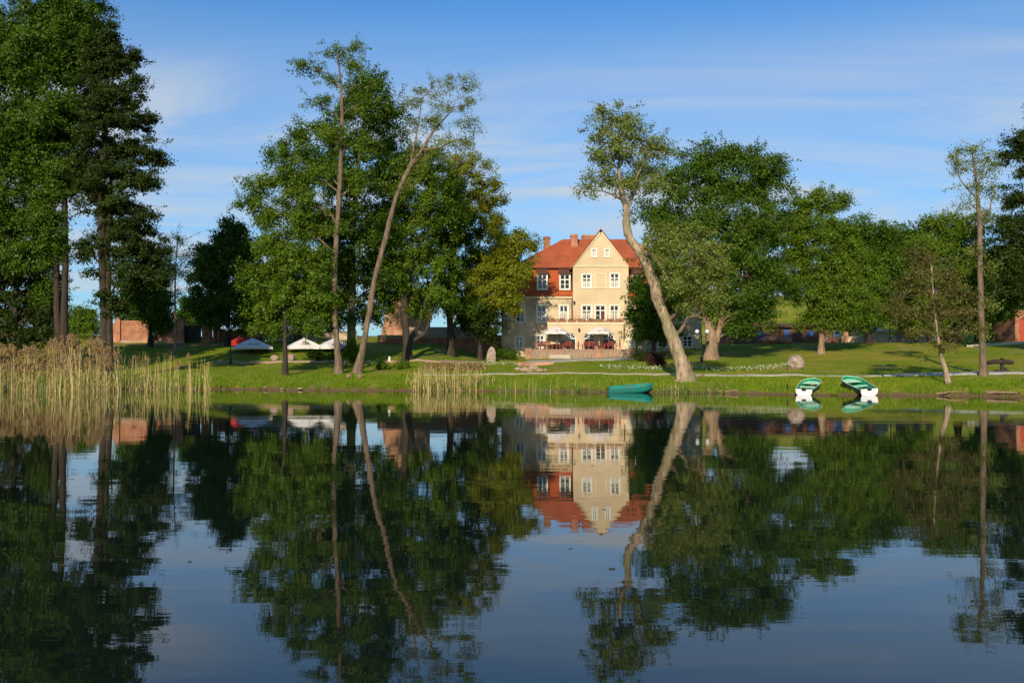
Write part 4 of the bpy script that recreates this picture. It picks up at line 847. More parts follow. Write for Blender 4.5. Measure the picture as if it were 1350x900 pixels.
# balcony railing and lamps
rl = MB(); rl.box(gx0+.05, gx1-.05, YG+.07, YG+.10, zb+.60, zb+.63)
x_ = gx0+.1
while x_ < gx1: rl.box(x_, x_+.025, YG+.07, YG+.10, zb, zb+.62); x_ += .32
rl.obj('balcony_railing', M['rail'], house)
for px, py, Y in ((757, 399, YB), (824.5, 398, YB), (763.5, 435, YG)):
    l = MB(); p = at(px, py, Y-.2); l.box(p.x-.03, p.x+.03, Y-.2, Y, p.z+.14, p.z+.18); l.tube([(p.x, Y-.2, p.z+.2), (p.x, Y-.2, p.z+.1), (p.x, Y-.2, p.z-.16)], [.05, .13, .07], 6); l.obj('wall_lantern', M['black'], house)
dp = MB(); xdp = XX(754, YM-.1); dp.tube([(xdp, YM-.12, zK), (xdp, YM-.12, zE), (xdp, YM-.12, 3.6)], [.06, .06, .06], 6); dp.obj('downpipe', M['tile_dark'], house)
# planters with red flowers along the balcony and window sills
def planter(px, py, Y, wd, label):
    p = at(px, py, Y); r = thing('flower_box', label, 'planter', (p.x, Y, p.z), 'flower boxes on the balcony and sills')
    b = MB(); b.cbox((p.x, Y, p.z+.09), (wd, .2, .18)); b.obj('box', M['rail'], r)
    n = 150; C = np.array([p.x, Y-.03, p.z+.24])+RNG.normal(size=(n, 3))*np.array([wd*.3, .06, .08])
    bulk('flowers', leaves(C, np.zeros((n, 3)), .12), 3, [M['flowerr'], M['leaf_mid']], r, (RNG.random(n) < .5))['kind'] = 'stuff'
for i, px in enumerate((728, 741, 754, 767, 779, 791, 804, 816)):
    planter(px, 424.2, YG+.02, .95, ['flower box with red geraniums at the left end of the balcony', 'second flower box from the left along the balcony edge', 'third red flower box, below the left bay corner', 'red flower box under the left balcony window', 'red flower box left of the balcony door', 'red flower box before the open balcony door', 'red flower box under the right balcony window', 'flower box with red geraniums at the right end of the balcony'][i])

# ------------------------------------------------------------------ terrace
tx0, tx1 = XX(695, YT), XX(836, YT)
ter = thing('terrace', 'raised fieldstone terrace with brick coping and brick pier before the house', 'terrace', ((tx0+tx1)/2, YT, ZT-1))
b = MB(); b.box(tx0, tx1, YT+.12, YT+.5, ZT-1.5, ZT-.06); b.obj('wall', M['mortar'], ter)
b = MB(); b.box(tx0-.02, tx1+.02, YT+.5, YM-.05, ZT-.5, ZT); b.obj('floor', M['gravel'], ter)
b = MB(); x_ = tx0
while x_ < tx1-.3:
    b.box(x_, x_+.27, YT+.06, YT+.52, ZT-.059, ZT+.06+random.uniform(-.01, .01)); x_ += .285
b.obj('coping', M['brick_pale'], ter)['kind'] = 'stuff'
b = MB(); z_ = ZT-1.2
while z_ < ZT-.1:
    x_ = tx0+random.random()*.2; hh = random.uniform(.2, .28)
    while x_ < tx1:
        w_ = random.uniform(.2, .5); c = Vector((x_+w_/2, YT+.12, z_+hh/2))
        k = 7; ring = [(c.x+math.cos(2*math.pi*i/k)*w_*.48*random.uniform(.85, 1.05), c.z+math.sin(2*math.pi*i/k)*hh*.5*random.uniform(.85, 1.05)) for i in range(k)]
        b.add([(p, YT+.13, q) for p, q in ring]+[((p-c.x)*.75+c.x, YT+.05-random.uniform(0, .05), (q-c.z)*.75+c.z) for p, q in ring], [tuple(range(k, 2*k))]+[(i, (i+1) % k, k+(i+1) % k, k+i) for i in range(k)])
        x_ += w_+.03
    z_ += hh+.02
b.obj('stone', M['fieldstone'], ter)['kind'] = 'stuff'
for px in (696.5, 789.5, 834.5):
    x_ = XX(px, YT); b = MB(); b.box(x_-.32, x_+.32, YT-.06, YT+.56, ZT-1.5, ZT+.14); b.box(x_-.37, x_+.37, YT-.11, YT+.61, ZT+.14, ZT+.20); b.obj('pier', M['brick_pale'], ter)
for i in range(3):
    b = MB(); xs_ = XX(738, YT); b.box(xs_-1.1, xs_+1.1, YT-.05-.3*(3-i), YT-.052-.3*(2-i), ZT-1.4, ZT-.75+.25*i-.25); b.obj('step', M['slab'], ter)

def parasol(name, label, x, y, z, half, hpole, drop, m, seg=8, valance=.16, printed=True, rot=0, group=None, pm=None):
    r = thing(name, label, 'parasol', (x, y, z), group)
    b = MB(); b.tube([(x, y, z), (x, y, z+hpole+.1)], [.035, .03], 8); b.obj('pole', pm or M['white'], r)
    b = MB(); b.tube([(x, y, z), (x, y, z+.05), (x, y, z+.08), (x, y, z+.3)], [.35, .35, .07, .06], 12); b.obj('base', M['black'], r)
    b = MB(); b2 = MB(); ap = Vector((x, y, z+hpole)); ring = []; mid = []
    for k in range(seg):
        a = rot+2*math.pi*(k+.5)/seg; R_ = half/math.cos(math.pi/seg) if seg == 4 else half
        ring.append(Vector((x+R_*math.cos(a), y+R_*math.sin(a), z+hpole-drop))); mid.append(Vector((x+R_*.5*math.cos(a), y+R_*.5*math.sin(a), z+hpole-drop*.44)))
    vs = [ap]+mid; vs_n = len(vs)
    for k in range(seg):    # ring with scalloped (sagging) mids
        q0, q1 = ring[k], ring[(k+1) % seg]; vs += [q0, q0.lerp(q1, .5)*1.0 - (q0.lerp(q1, .5)-Vector((x, y, q0.z)))*0.05+Vector((0, 0, .03))]
    fs = []
    for k in range(seg):
        n_ = (k+1) % seg; fs.append((0, 1+k, 1+n_)); fs.append((1+k, vs_n+2*k, vs_n+2*k+1)); fs.append((1+k, vs_n+2*k+1, 1+n_)); fs.append((1+n_, vs_n+2*k+1, vs_n+2*n_))
    b.add(vs, fs)
    ca = b.obj('canopy', m, r)
    e = [vs[vs_n+i] for i in range(2*seg)]
    b2.add(e+[v-Vector((0, 0, valance)) for v in e], [(i, (i+1) % (2*seg), 2*seg+(i+1) % (2*seg), 2*seg+i) for i in range(2*seg)])
    b2.obj('valance', m, ca)
    rb = MB()
    for k in range(seg): rb.tube([ap-Vector((0, 0, .05)), ring[k]-Vector((0, 0, .03))], [.015, .012], 4)
    rb.obj('ribs', pm or M['white'], r)
    if printed:       # faded unreadable red print on the front of the canopy
        pr = MB(); k = min(range(seg), key=lambda i: ((ring[i]+ring[(i+1) % seg])/2).y); q = (ring[k]+ring[(k+1) % seg])/2
        u = (ring[(k+1) % seg]-ring[k]).normalized(); v = (ap-q).normalized(); c = q.lerp(ap, .28); nn = u.cross(v).normalized()
        if nn.y > 0: nn = -nn
        for j in range(7):
            if j == 3: continue
            cc = c+u*(j-3)*.15*half/1.6+nn*.05; a_, h_ = .05*half/1.6, .07+.03*((j*7) % 3)
            pr.add([cc-u*a_-v*h_, cc+u*a_-v*h_, cc+u*a_+v*h_, cc-u*a_+v*h_], [(0, 1, 2, 3)])
        pr.obj('print', M['print_red'], ca)['kind'] = 'stuff'
    return r
for px, lab in ((734, 'round pale parasol on the terrace, left of the brick pier'), (789.8, 'round pale parasol on the terrace above the brick pier')):
    x_ = XX(px, 106.6); parasol('parasol', lab, x_, 106.6, ZT, 1.62, ZZ(430, 106.6)-ZT, .72, M['pinkcanvas'], 8, .16, True, .2, 'parasols on the house terrace')
# beige canvas screen leaning beside the left parasol
p = at(727, 452, 107.3); scr = thing('canvas_screen', 'tilted beige canvas awning behind the left terrace parasol', 'awning', (p.x, 107.3, ZT))
b = MB(); za_, zb_ = ZT+.6, ZT+1.9; b.add([(p.x-.9, 107.0, za_), (p.x+.9, 107.0, za_+.1), (p.x+.9, 107.9, zb_), (p.x-.1, 107.9, zb_), (p.x-.9, 107.0, za_+.03), (p.x+.9, 107.0, za_+.13), (p.x+.9, 107.9, zb_+.03), (p.x-.1, 107.9, zb_+.03)], [(0, 1, 2, 3), (7, 6, 5, 4), (0, 4, 5, 1), (1, 5, 6, 2), (2, 6, 7, 3), (3, 7, 4, 0)]); b.obj('canvas', M['beige'], scr)
b = MB()
for dx in (-.85, .85): b.tube([(p.x+dx, 107.0, ZT), (p.x+dx, 107.0, za_+.1)], [.03, .03], 6)
b.tube([(p.x+.85, 107.9, ZT), (p.x+.85, 107.9, zb_)], [.03, .03], 6); b.obj('frame', M['rail'], scr)['kind'] = 'stuff'
# chairs and tables
def chair(x, y, z, label):
    r = thing('terrace_chair', label, 'chair', (x, y, z), 'red-brown chairs on the terrace')
    b = MB(); b.box(x-.23, x+.23, y-.22, y+.22, z+.43, z+.47); b.obj('seat', M['redwood'], r)
    b = MB(); b.box(x-.23, x+.23, y+.20, y+.24, z+.86, z+.95)
    for k in range(5): b.box(x-.21+k*.095, x-.17+k*.095, y+.205, y+.235, z+.5, z+.86)
    b.obj('backrest', M['redwood'], r)
    for sx in (-1, 1):
        b = MB(); b.box(x+sx*.24-.025, x+sx*.24+.025, y-.22, y+.2, z+.64, z+.67); b.obj('armrest', M['redwood'], r)
        for sy in (-1, 1): b = MB(); b.box(x+sx*.235-.022, x+sx*.235+.022, y+sy*.21-.022, y+sy*.21+.022, z, z+(.64 if sy < 0 else .9)); b.obj('leg', M['redwood'], r)
    return r
def table(x, y, z, label):
    r = thing('terrace_table', label, 'table', (x, y, z), 'tables on the terrace')
    b = MB(); b.box(x-.55, x+.55, y-.4, y+.4, z+.71, z+.75); b.obj('table_top', M['redwood'], r)
    for sx in (-1, 1):
        for sy in (-1, 1): b = MB(); b.box(x+sx*.48-.03, x+sx*.48+.03, y+sy*.34-.03, y+sy*.34+.03, z, z+.71); b.obj('leg', M['redwood'], r)
    return r
c0 = None; t0 = None
tabs = [(719, 'left of the left parasol pole'), (748, 'right of the left parasol pole'), (777, 'left of the brick pier'), (803, 'right of the brick pier')]
for i, (px, lab) in enumerate(tabs):
    x_, y_ = XX(px, 106.0), 106.0+.2*(i % 2)
    if t0 is None: t0 = table(x_, y_, ZT, 'dark red table '+lab)
    else: copy_tree(t0, (x_, y_, ZT), 0, 'dark red table '+lab)
    for j, (dx, dy, rz, s) in enumerate(((-.95, .1, R(80), 'left'), (.95, -.1, R(-85), 'right'), (-.28, .85, R(5), 'far left'), (.3, .88, R(-8), 'far right'), (.05, -.8, R(178), 'near'))):
        L_ = 'red-brown chair on the %s side of the table %s' % (s, lab)
        if c0 is None: c0 = chair(x_+dx, y_+dy, ZT, L_); 
        else: copy_tree(c0, (x_+dx, y_+dy, ZT), rz, L_)

# ------------------------------------------------------------------ parasols on the left lawn, other small things
for px, py, half, lab in ((333, 466, 1.95, 'white square parasol nearest the lamp post on the left lawn'), (401, 466, 1.8, 'middle white square parasol behind the dark straight trunk'), (441, 466, 1.8, 'rightmost white square parasol, behind the straight slender tree')):
    f = foot(px, py); f = Vector((XX(px, 107.5), 107.5, g(XX(px, 107.5), 107.5))); zc = ZZ(445.5, f.y)
    parasol('garden_parasol', lab, f.x, f.y, f.z, half, zc-f.z, 1.0, M['canvas'], 4, .22, True, R(20), 'white parasols on the left lawn')
f = Vector((XX(316, 113), 113, g(XX(316, 113), 113)))
parasol('garden_parasol', 'small red parasol behind the leftmost white one', f.x, f.y, f.z, 1.0, ZZ(444, 113)-f.z, .5, M['redcanvas'], 6, .5, False)
def lamp(label, px, pfoot, globes, r=.16, Y=None):
    f = foot(px, pfoot)
    if Y: f = Vector((XX(px, Y), Y, g(XX(px, Y), Y)))
    o = thing('street_lamp', label, 'street lamp', f, 'black garden lamps with white globes')
    b = MB(); zt = ZZ(globes[0][1], f.y)
    b.tube([f-Vector((0, 0, .2)), f+Vector((0, 0, .25)), f+Vector((0, 0, .5)), f+Vector((0, 0, .6)), Vector((f.x, f.y, zt-.25))], [.14, .14, .11, .06, .045], 10)
    b.obj('pole', M['black'], o)
    ar = MB()
    for gx, gy in globes:
        X_ = XX(gx, f.y); 
        if abs(X_-f.x) > .1: ar.tube([(f.x, f.y, zt-.45), ((X_+f.x)/2, f.y, zt-.5), (X_, f.y, zt-.32), (X_, f.y, zt-.15)], [.03]*4, 6)
        ar.tube([(X_, f.y, zt-.24), (X_, f.y, zt-.12)], [.05, .09], 8)
        q = MB(); q.sphere((X_, f.y, zt), r); q.obj('globe', M['globe'], o)
    ar.obj('arm', M['black'], o)
lamp('garden lamp with one white globe above the reeds at far left', 18, 472, [(18.5, 423.5)], .19, 92)
lamp('twin-globe black lamp beside the leftmost white parasol', 304, 480, [(299, 434), (309, 434)], .17)
lamp('twin-globe lamp in front of the pale forked trunk', 925, 478, [(918.8, 437), (932, 437)], .2)
lamp('twin-globe lamp by the tan wall on the right', 1173, 456, [(1169.5, 415), (1178, 415)], .2, 116)
lamp('distant twin-globe lamp behind the dark straight trunk', 344, 456, [(340, 437), (348, 437)], .15, 120)
def rock(name, label, px, py, wpx, hpx, m=None, dY=0, cat='boulder', group=None, flat=1.0, taper=0.0):
    f = foot(px, py); s = f.y/F; w_, h_ = wpx*s/2, hpx*s; b = MB(); n, mm = 18, 12; vs = []
    ph = [random.uniform(0, 6) for _ in range(6)]
    for i in range(mm+1):
        a = math.pi*i/mm
        for k in range(n):
            th = 2*math.pi*k/n; d = 1+.13*math.sin(2*th+ph[0]+a)+.09*math.sin(3*th+ph[1]-2*a)+.06*math.sin(5*th+ph[2]+3*a)+random.uniform(-.05, .05)+.04*math.sin(7*a+ph[3]+2*th)
            t = (1-math.cos(a))/2; e = math.sin(a)**.75 if 0 < a < math.pi else 0
            vs.append((f.x+w_*e*d*math.cos(th)*(1-taper*t), f.y+w_*e*d*math.sin(th)*.8*flat, f.z-.1*h_+h_*1.1*t*(1+.05*math.sin(th*2+ph[4]))))
    fs = [(i*n+k, i*n+(k+1) % n, (i+1)*n+(k+1) % n, (i+1)*n+k) for i in range(mm) for k in range(n)]
    b.add(vs, fs, False); return tag(b.obj(name, m or M['boulder'], loc=f), label, cat, group)
rock('boulder', 'big rounded pinkish granite boulder on the lawn right of the willow', 1048.5, 487, 23, 18)
rock('standing_stone', 'upright rounded stone slab on the lawn left of the terrace', 648, 477, 14, 19, M['boulder'], flat=.4, taper=.15, cat='stone')
rock('boulder', 'tan boulder on the left lawn below the leftmost parasol', 362, 475.5, 10, 7.5)
rock('boulder', 'tan boulder right beside the dark straight trunk', 384, 475, 9, 8.5)
for i, (px, py, w_, h_, lab) in enumerate(((692, 490, 13, 6, 'flat grey rock at the left of the rockery below the terrace'), (703, 488, 12, 6, 'middle rock of the rockery below the terrace'), (712, 490, 10, 4, 'small rock at the right of the rockery below the terrace'), (698, 491, 9, 4, 'front pale rock of the rockery below the terrace'), (683, 488, 8, 4, 'leftmost small rock of the rockery below the terrace'), (719, 489, 6, 3, 'rightmost tiny rock of the rockery below the terrace'))):
    rock('rock', lab, px, py, w_, h_, M['fieldstone'], cat='rock')
for px, py, w_, h_, lab in ((396, 514.0, 8, 2.5, 'pale stone at the waterline under the parasols'), (350, 513.6, 7, 2, 'small stone at the waterline left of the straight trunk'), (372, 514, 5, 2, 'tiny stone at the waterline below the dark trunk'), (925, 497, 7, 5, 'root-like stone right of the willow foot'), (461, 498, 7, 5, 'brown stump piece at the foot of the leaning tree'), (475, 498.5, 8, 5, 'brown stump piece right of the leaning tree foot')):
    rock('rock', lab, px, py, w_, h_, M['mortar'] if 'stone at' in lab else M['bark_tan'], cat='rock')
# planting box of brick below the terrace
f = foot(706, 481.5); pb_ = thing('brick_planter', 'low brick-edged bed on the lawn below the left end of the terrace', 'planter', f)
b = MB(); w_ = 1.7
b.box(f.x-w_, f.x+w_, f.y-.4, f.y-.25, f.z-.2, f.z+.28); b.box(f.x-w_, f.x+w_, f.y+.25, f.y+.4, f.z-.2, f.z+.28); b.box(f.x-w_, f.x-w_+.15, f.y-.249, f.y+.249, f.z-.2, f.z+.28); b.box(f.x+w_-.15, f.x+w_, f.y-.249, f.y+.249, f.z-.2, f.z+.28)
b.obj('edging', M['brick_pale'], pb_)
b = MB(); b.box(f.x-w_+.15, f.x+w_-.15, f.y-.249, f.y+.249, f.z-.1, f.z+.22); b.obj('soil', M['bark_dark'], pb_)
# white bollard
f = foot(513.5, 477.5); bo = thing('bollard', 'small white bollard light on the lawn right of the leaning tree', 'bollard', f)
b = MB(); b.tube([f-Vector((0, 0, .1)), f+Vector((0, 0, .35))], [.17, .15], 12); b.obj('post', M['white'], bo)
b = MB(); b.tube([f+Vector((0, 0, .35)), f+Vector((0, 0, .40)), f+Vector((0, 0, .48)), f+Vector((0, 0, .56))], [.10, .13, .12, .03], 12); b.obj('cap', M['white'], bo)
# planted stake on the right lawn, log bench
f = foot(1216.5, 479); st = MB(); st.tube([f-Vector((0, 0, .2)), f+Vector((.02, 0, 1.0))], [.03, .025], 6); tag(st.obj('garden_stake', M['rail'], loc=f), 'thin pale stake on the right lawn in the tree shadow', 'stake')
f = foot(1321, 491); bch = thing('log_seesaw', 'dark wooden beam on an upright post at the right edge of the lawn', 'seesaw', f)
s = f.y/F; b = MB(); b.tube([f-Vector((0, 0, .2)), f+Vector((0, 0, 19*s))], [.15, .12], 8); b.obj('post', M['darkwood'], bch)
b = MB(); b.tube([f+Vector((-20*s, -.1, 12.5*s)), f+Vector((-14*s, -.1, 14*s)), f+Vector((-4*s, -.1, 14.5*s)), f+Vector((6*s, -.1, 14*s)), f+Vector((14*s, -.1, 13*s))], [.14, .17, .17, .17, .13], 8); b.obj('beam', M['darkwood'], bch)
b = MB(); b.cbox(f+Vector((0, 0, .06)), (16*s, .5, .25)); b.cbox(f+Vector((5*s, .3, .2)), (6*s, .3, .3), .3); b.obj('base', M['darkwood'], bch)

# ------------------------------------------------------------------ brick walls, gate and low buildings
def box_at(b, pa, pb, pt, Y, th, zbot=None):
    x0, x1 = XX(pa, Y), XX(pb, Y); zb_ = zbot if zbot is not None else min(g(x0, Y), g(x1, Y))-.4
    b.box(x0, x1, Y, Y+th, zb_, ZZ(pt, Y)); return b
YW = 121
wl = thing('brick_wall', 'tall red brick garden wall with pier, left of the gate', 'wall', (XX(175, YW), YW, g(XX(175, YW), YW)))
b = MB(); box_at(b, 158.5, 194, 424, YW, .4)
x0, x1 = XX(194, YW), XX(201.5, YW); zt = ZZ(424, YW); zl = ZZ(443, YW); zb_ = g(x0, YW)-.4
b.add([(x0, YW, zb_), (x1, YW, zb_), (x1, YW, zl), (x0, YW, zt), (x0, YW+.4, zb_), (x1, YW+.4, zb_), (x1, YW+.4, zl), (x0, YW+.4, zt)], [(0, 1, 2, 3), (7, 6, 5, 4), (1, 5, 6, 2), (2, 6, 7, 3)])
b.obj('wall_panel', M['brick'], wl)
b = MB(); box_at(b, 158, 194.5, 422.6, YW-.05, .5, ZZ(424.2, YW)); b.obj('coping', M['brick_pale'], wl)
b = MB(); box_at(b, 140, 152, 426, YW, .4); b.obj('wall_panel', M['brick'], wl)
b = MB(); box_at(b, 151.5, 158.5, 421, YW-.25, .9); box_at(b, 153, 157, 419, YW-.1, .6); b.obj('pier', M['brick'], wl)
b = MB(); box_at(b, 146, 202, 448.5, YW-.2, .2); b.obj('plinth', M['fieldstone'], wl)
wl = thing('brick_wall', 'brick wall stretch between the maple and the gate', 'wall', (XX(220, 122), 122, g(XX(220, 122), 122)))
b = MB(); box_at(b, 203, 233, 426, 122.6, .4); b.obj('wall_panel', M['brick'], wl)
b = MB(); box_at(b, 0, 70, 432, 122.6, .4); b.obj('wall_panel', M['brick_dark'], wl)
b = MB(); box_at(b, 233.5, 242.5, 421, 121.8, .9); box_at(b, 235, 241, 418.5, 121.9, .7); b.obj('pier', M['brick'], wl)
b = MB(); box_at(b, 203, 243, 449, 121.3, .3); b.obj('plinth', M['fieldstone'], wl)
gp = thing('gate_pier', 'brick gate pier with rounded top, left of the chestnut', 'gate pier', (XX(272, 121), 121, g(XX(272, 121), 121)))
b = MB(); YP = 121; x0, x1 = XX(266.5, YP), XX(277.5, YP); zs_ = ZZ(427, YP); n = 8; m = (x0+x1)/2; r_ = (x1-x0)/2
pts = [(x0, g(x0, YP)-.4), (x1, g(x0, YP)-.4)]+[(m+r_*math.cos(math.pi*i/n), zs_+r_*.9*math.sin(math.pi*i/n)) for i in range(n+1)]; k = len(pts)
b.add([(p, YP, q) for p, q in pts]+[(p, YP+.9, q) for p, q in pts], [tuple(range(k)), tuple(reversed(range(k, 2*k)))]+[(i, k+i, k+(i+1) % k, (i+1) % k) for i in range(k)]); b.obj('shaft', M['brick'], gp)
b = MB(); b.box(x0-.08, x1+.08, YP-.08, YP+.98, zs_-.12, zs_+.02); b.box(x0-.1, x1+.1, YP-.1, YP+1.0, g(x0, YP)-.3, g(x0, YP)+.4); b.obj('band', M['brick_pale'], gp)
ga = thing('iron_gate', 'dark timber gate between the two brick piers', 'gate', (XX(254, 122), 122, g(XX(254, 122), 122)))
x_ = XX(243, 122)+.05
while x_ < XX(266, 122)-.15:
    b = MB(); b.box(x_, x_+.2, 122.2, 122.26, g(x_, 122), ZZ(429, 122)); b.obj('board', M['darkwood'], ga); x_ += .22
b = MB(); b.box(XX(243, 122), XX(266, 122), 122.27, 122.33, ZZ(447, 122), ZZ(445, 122)); b.box(XX(243, 122), XX(266, 122), 122.27, 122.33, ZZ(433, 122), ZZ(431, 122)); b.obj('rail', M['darkwood'], ga)
wl = thing('brick_wall', 'lower red brick wall with pilasters behind the red parasol', 'wall', (XX(300, 120.5), 120.5, g(XX(300, 120.5), 120.5)))
b = MB(); box_at(b, 281, 345, 434.5, 120.6, .4); b.obj('wall_panel', M['brick'], wl)
b = MB(); box_at(b, 280.5, 345.5, 433.3, 120.55, .5, ZZ(434.6, 120.5)); b.obj('coping', M['brick_pale'], wl)
for px in (281, 286.5, 301, 316, 331): b = MB(); box_at(b, px, px+2.6, 434.8, 120.35, .25); b.obj('pilaster', M['brick_pale'], wl)
wl = thing('rendered_wall', 'pale rendered wall far behind the white parasols', 'wall', (XX(390, 124), 124, g(XX(390, 124), 124)))
b = MB(); box_at(b, 346, 470, 438, 124, .4); b.obj('wall_panel', M['oldwall'], wl)
b = MB(); box_at(b, 346, 470, 436.8, 123.95, .5, ZZ(438.1, 124)); b.obj('coping', M['tile_dark'], wl)
# ruined brick building behind the oaks
YR = 126
ru = thing('brick_outbuilding', 'brick outbuilding with sloping buttress behind the dark oak', 'building', (XX(545, YR), YR, g(XX(545, YR), YR)))
b = MB(); x0, x1, xa_, xb2 = XX(499, YR), XX(562, YR), XX(513, YR), XX(513, YR); zb_ = 4.0
pts = [(x0, zb_), (x1, zb_), (x1, ZZ(392, YR)), (XX(545, YR), ZZ(378, YR)), (XX(528, YR), ZZ(380, YR)), (XX(512, YR), ZZ(398, YR)), (XX(506, YR), ZZ(425, YR))]; k = len(pts)
b.add([(p, YR, q) for p, q in pts]+[(p, YR+6, q) for p, q in pts], [tuple(range(k)), tuple(reversed(range(k, 2*k)))]+[(i, k+i, k+(i+1) % k, (i+1) % k) for i in range(k)]); b.obj('wall', M['brick_pale'], ru)
for px in (533, 545):
    b = MB(); box_at(b, px, px+6, 395, YR-.03, .05, ZZ(410, YR)); b.obj('window', M['glass'], ru)
b = MB(); x0, x1 = XX(535, YR), XX(650, YR); b.box(x0, x1, YR-2.5, YR-2.1, 3.5, ZZ(432, YR)); b.obj('wall', M['mortar'], ru)
wl = thing('retaining_wall', 'low garden wall with coping under the oaks left of the house', 'wall', (XX(600, 112), 112, g(XX(600, 112), 112)))
b = MB(); box_at(b, 498, 661, 446, 113, .4); b.obj('wall_panel', M['brick'], wl)
b = MB(); box_at(b, 498, 661, 441.5, 112.9, .6, ZZ(446.1, 113)); b.obj('coping', M['mortar'], wl)
b = MB(); 
# low brick barn with blue doors on the right
YN = 128
br = thing('brick_barn', 'low shaded brick outbuilding with blue doors right of the big tree', 'building', (XX(1060, YN), YN, g(XX(1060, YN), YN)))
x0, x1 = XX(955, YN), XX(1118, YN); zb_ = 4.0; zt = ZZ(430, YN)
holes = [(XX(a, YN), XX(b_, YN), ZZ(t2, YN), ZZ(t1, YN)) for a, b_, t1, t2 in ((1034, 1041, 433, 451), (1063, 1074, 436, 443), (1098, 1109, 434, 444), (1000, 1008, 436, 444))]
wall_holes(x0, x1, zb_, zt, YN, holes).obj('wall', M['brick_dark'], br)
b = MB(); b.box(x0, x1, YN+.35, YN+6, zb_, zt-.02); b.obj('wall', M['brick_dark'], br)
b = MB(); b.add([(x0-.4, YN-.5, zt-.15), (x1+.4, YN-.5, zt-.15), (x1+.4, YN+6.5, zt+.5), (x0-.4, YN+6.5, zt+.5), (x0-.4, YN-.5, zt+.0), (x1+.4, YN-.5, zt+.0), (x1+.4, YN+6.5, zt+.65), (x0-.4, YN+6.5, zt+.65)], [(0, 3, 2, 1), (4, 5, 6, 7), (0, 1, 5, 4), (1, 2, 6, 5), (2, 3, 7, 6), (3, 0, 4, 7)]); b.obj('roof', M['tile_dark'], br)
for i, h in enumerate(holes): b = MB(); b.box(h[0], h[1], YN+.1, YN+.16, h[2], h[3]); b.obj('door' if i == 0 else 'shutter', M['blue'], br)
# stone table-like ruin near the barn: stacked logs
f = Vector((XX(1022, 120), 120, g(XX(1022, 120), 120)))
for i, (dx, dz, lab) in enumerate(((-.9, 0, 'brick heap left part below the shaded barn'), (.9, 0, 'brick heap right part below the shaded barn'))):
    rock('rubble_heap', lab, 1022+dx*12, 453, 22, 9, M['brick_pale'], cat='rubble')
# tan wall right
YL = 120
tw = thing('garden_wall', 'low tan wall, lightened to look sunlit, with brick piers under the twin-globe lamp', 'wall', (XX(1170, YL), YL, g(XX(1170, YL), YL)))
b = MB(); box_at(b, 1110, 1232, 445, YL, .4); b.obj('wall_panel', M['cream'], tw)  # lighter cream stands in for the sunlight that the trees block
b = MB(); box_at(b, 1110, 1232, 443.5, YL-.05, .5, ZZ(445.1, YL)); b.obj('coping', M['slab'], tw)
for px in (1112, 1140, 1182, 1205, 1222): b = MB(); box_at(b, px, px+6, 437, YL-.1, .6); b.obj('pier', M['brick_pale'], tw)
hs = thing('garden_shed', 'small sand-coloured hut behind the tan wall', 'hut', (XX(1160, 124), 124, g(XX(1160, 124), 124)))
b = MB(); box_at(b, 1152, 1169, 437, 124, 2); b.obj('wall', M['cream'], hs)
b = MB(); x0, x1 = XX(1149, 124), XX(1171, 124); z0, z1 = ZZ(437, 124), ZZ(431, 124); b.add([(x0, 123.6, z0), (x1, 123.6, z0), (x1, 126.4, z0), (x0, 126.4, z0), ((x0+x1)/2-.8, 125, z1), ((x0+x1)/2+.4, 125, z1)], [(0, 1, 5, 4), (1, 2, 5), (2, 3, 4, 5), (3, 0, 4), (0, 3, 2, 1)]); b.obj('roof', M['oldwall'], hs)
# pale kerb and dark board fence by the right gatehouse
struct(ribbon('kerb', [(1272, 457), (1300, 455.5), (1338, 453.5), (1352, 453)], .6, M['slab'], .18))
fe = thing('board_fence', 'dark board fence left of the red brick gatehouse', 'fence', (XX(1310, 118), 118, g(XX(1310, 118), 118)))
x_ = XX(1284, 118); k = 0
while x_ < XX(1339, 118)-.25:
    b = MB(); b.box(x_, x_+.26, 118, 118.05, g(x_, 118)-.1, ZZ(428.5+.6*math.sin(k*2.1), 118)); b.obj('board', M['darkwood'], fe); x_ += .28; k += 1
b = MB(); b.box(XX(1284, 118), XX(1339, 118), 118.055, 118.12, ZZ(434, 118), ZZ(432.5, 118)); b.obj('rail', M['darkwood'], fe)
gh = thing('brick_gatehouse', 'red brick gatehouse with red door at the right edge', 'building', (XX(1345, 114), 114, g(XX(1345, 114), 114)))
YH = 114; x0, x1 = XX(1338, YH), XX(1390, YH); zt = ZZ(411, YH); hd = (XX(1343.5, YH), XX(1353, YH), g(x0, YH), ZZ(420, YH))
wall_holes(x0, x1, 3.0, zt, YH, [hd]).obj('wall', M['brick'], gh)
b = MB(); b.box(x0, x0+.3, YH+.002, YH+5, 3, zt-.01); b.box(x0+.3, x1, YH+4.7, YH+5, 3, zt-.01); b.obj('wall', M['brick'], gh)
b = MB(); b.box(hd[0], hd[1], YH+.12, YH+.18, hd[2], hd[3]); b.obj('door', M['reddoor'], gh)
b = MB(); b.box(x0-.15, x1+.15, YH-.15, YH+5.15, zt, zt+.18); b.obj('roof', M['brick_pale'], gh)

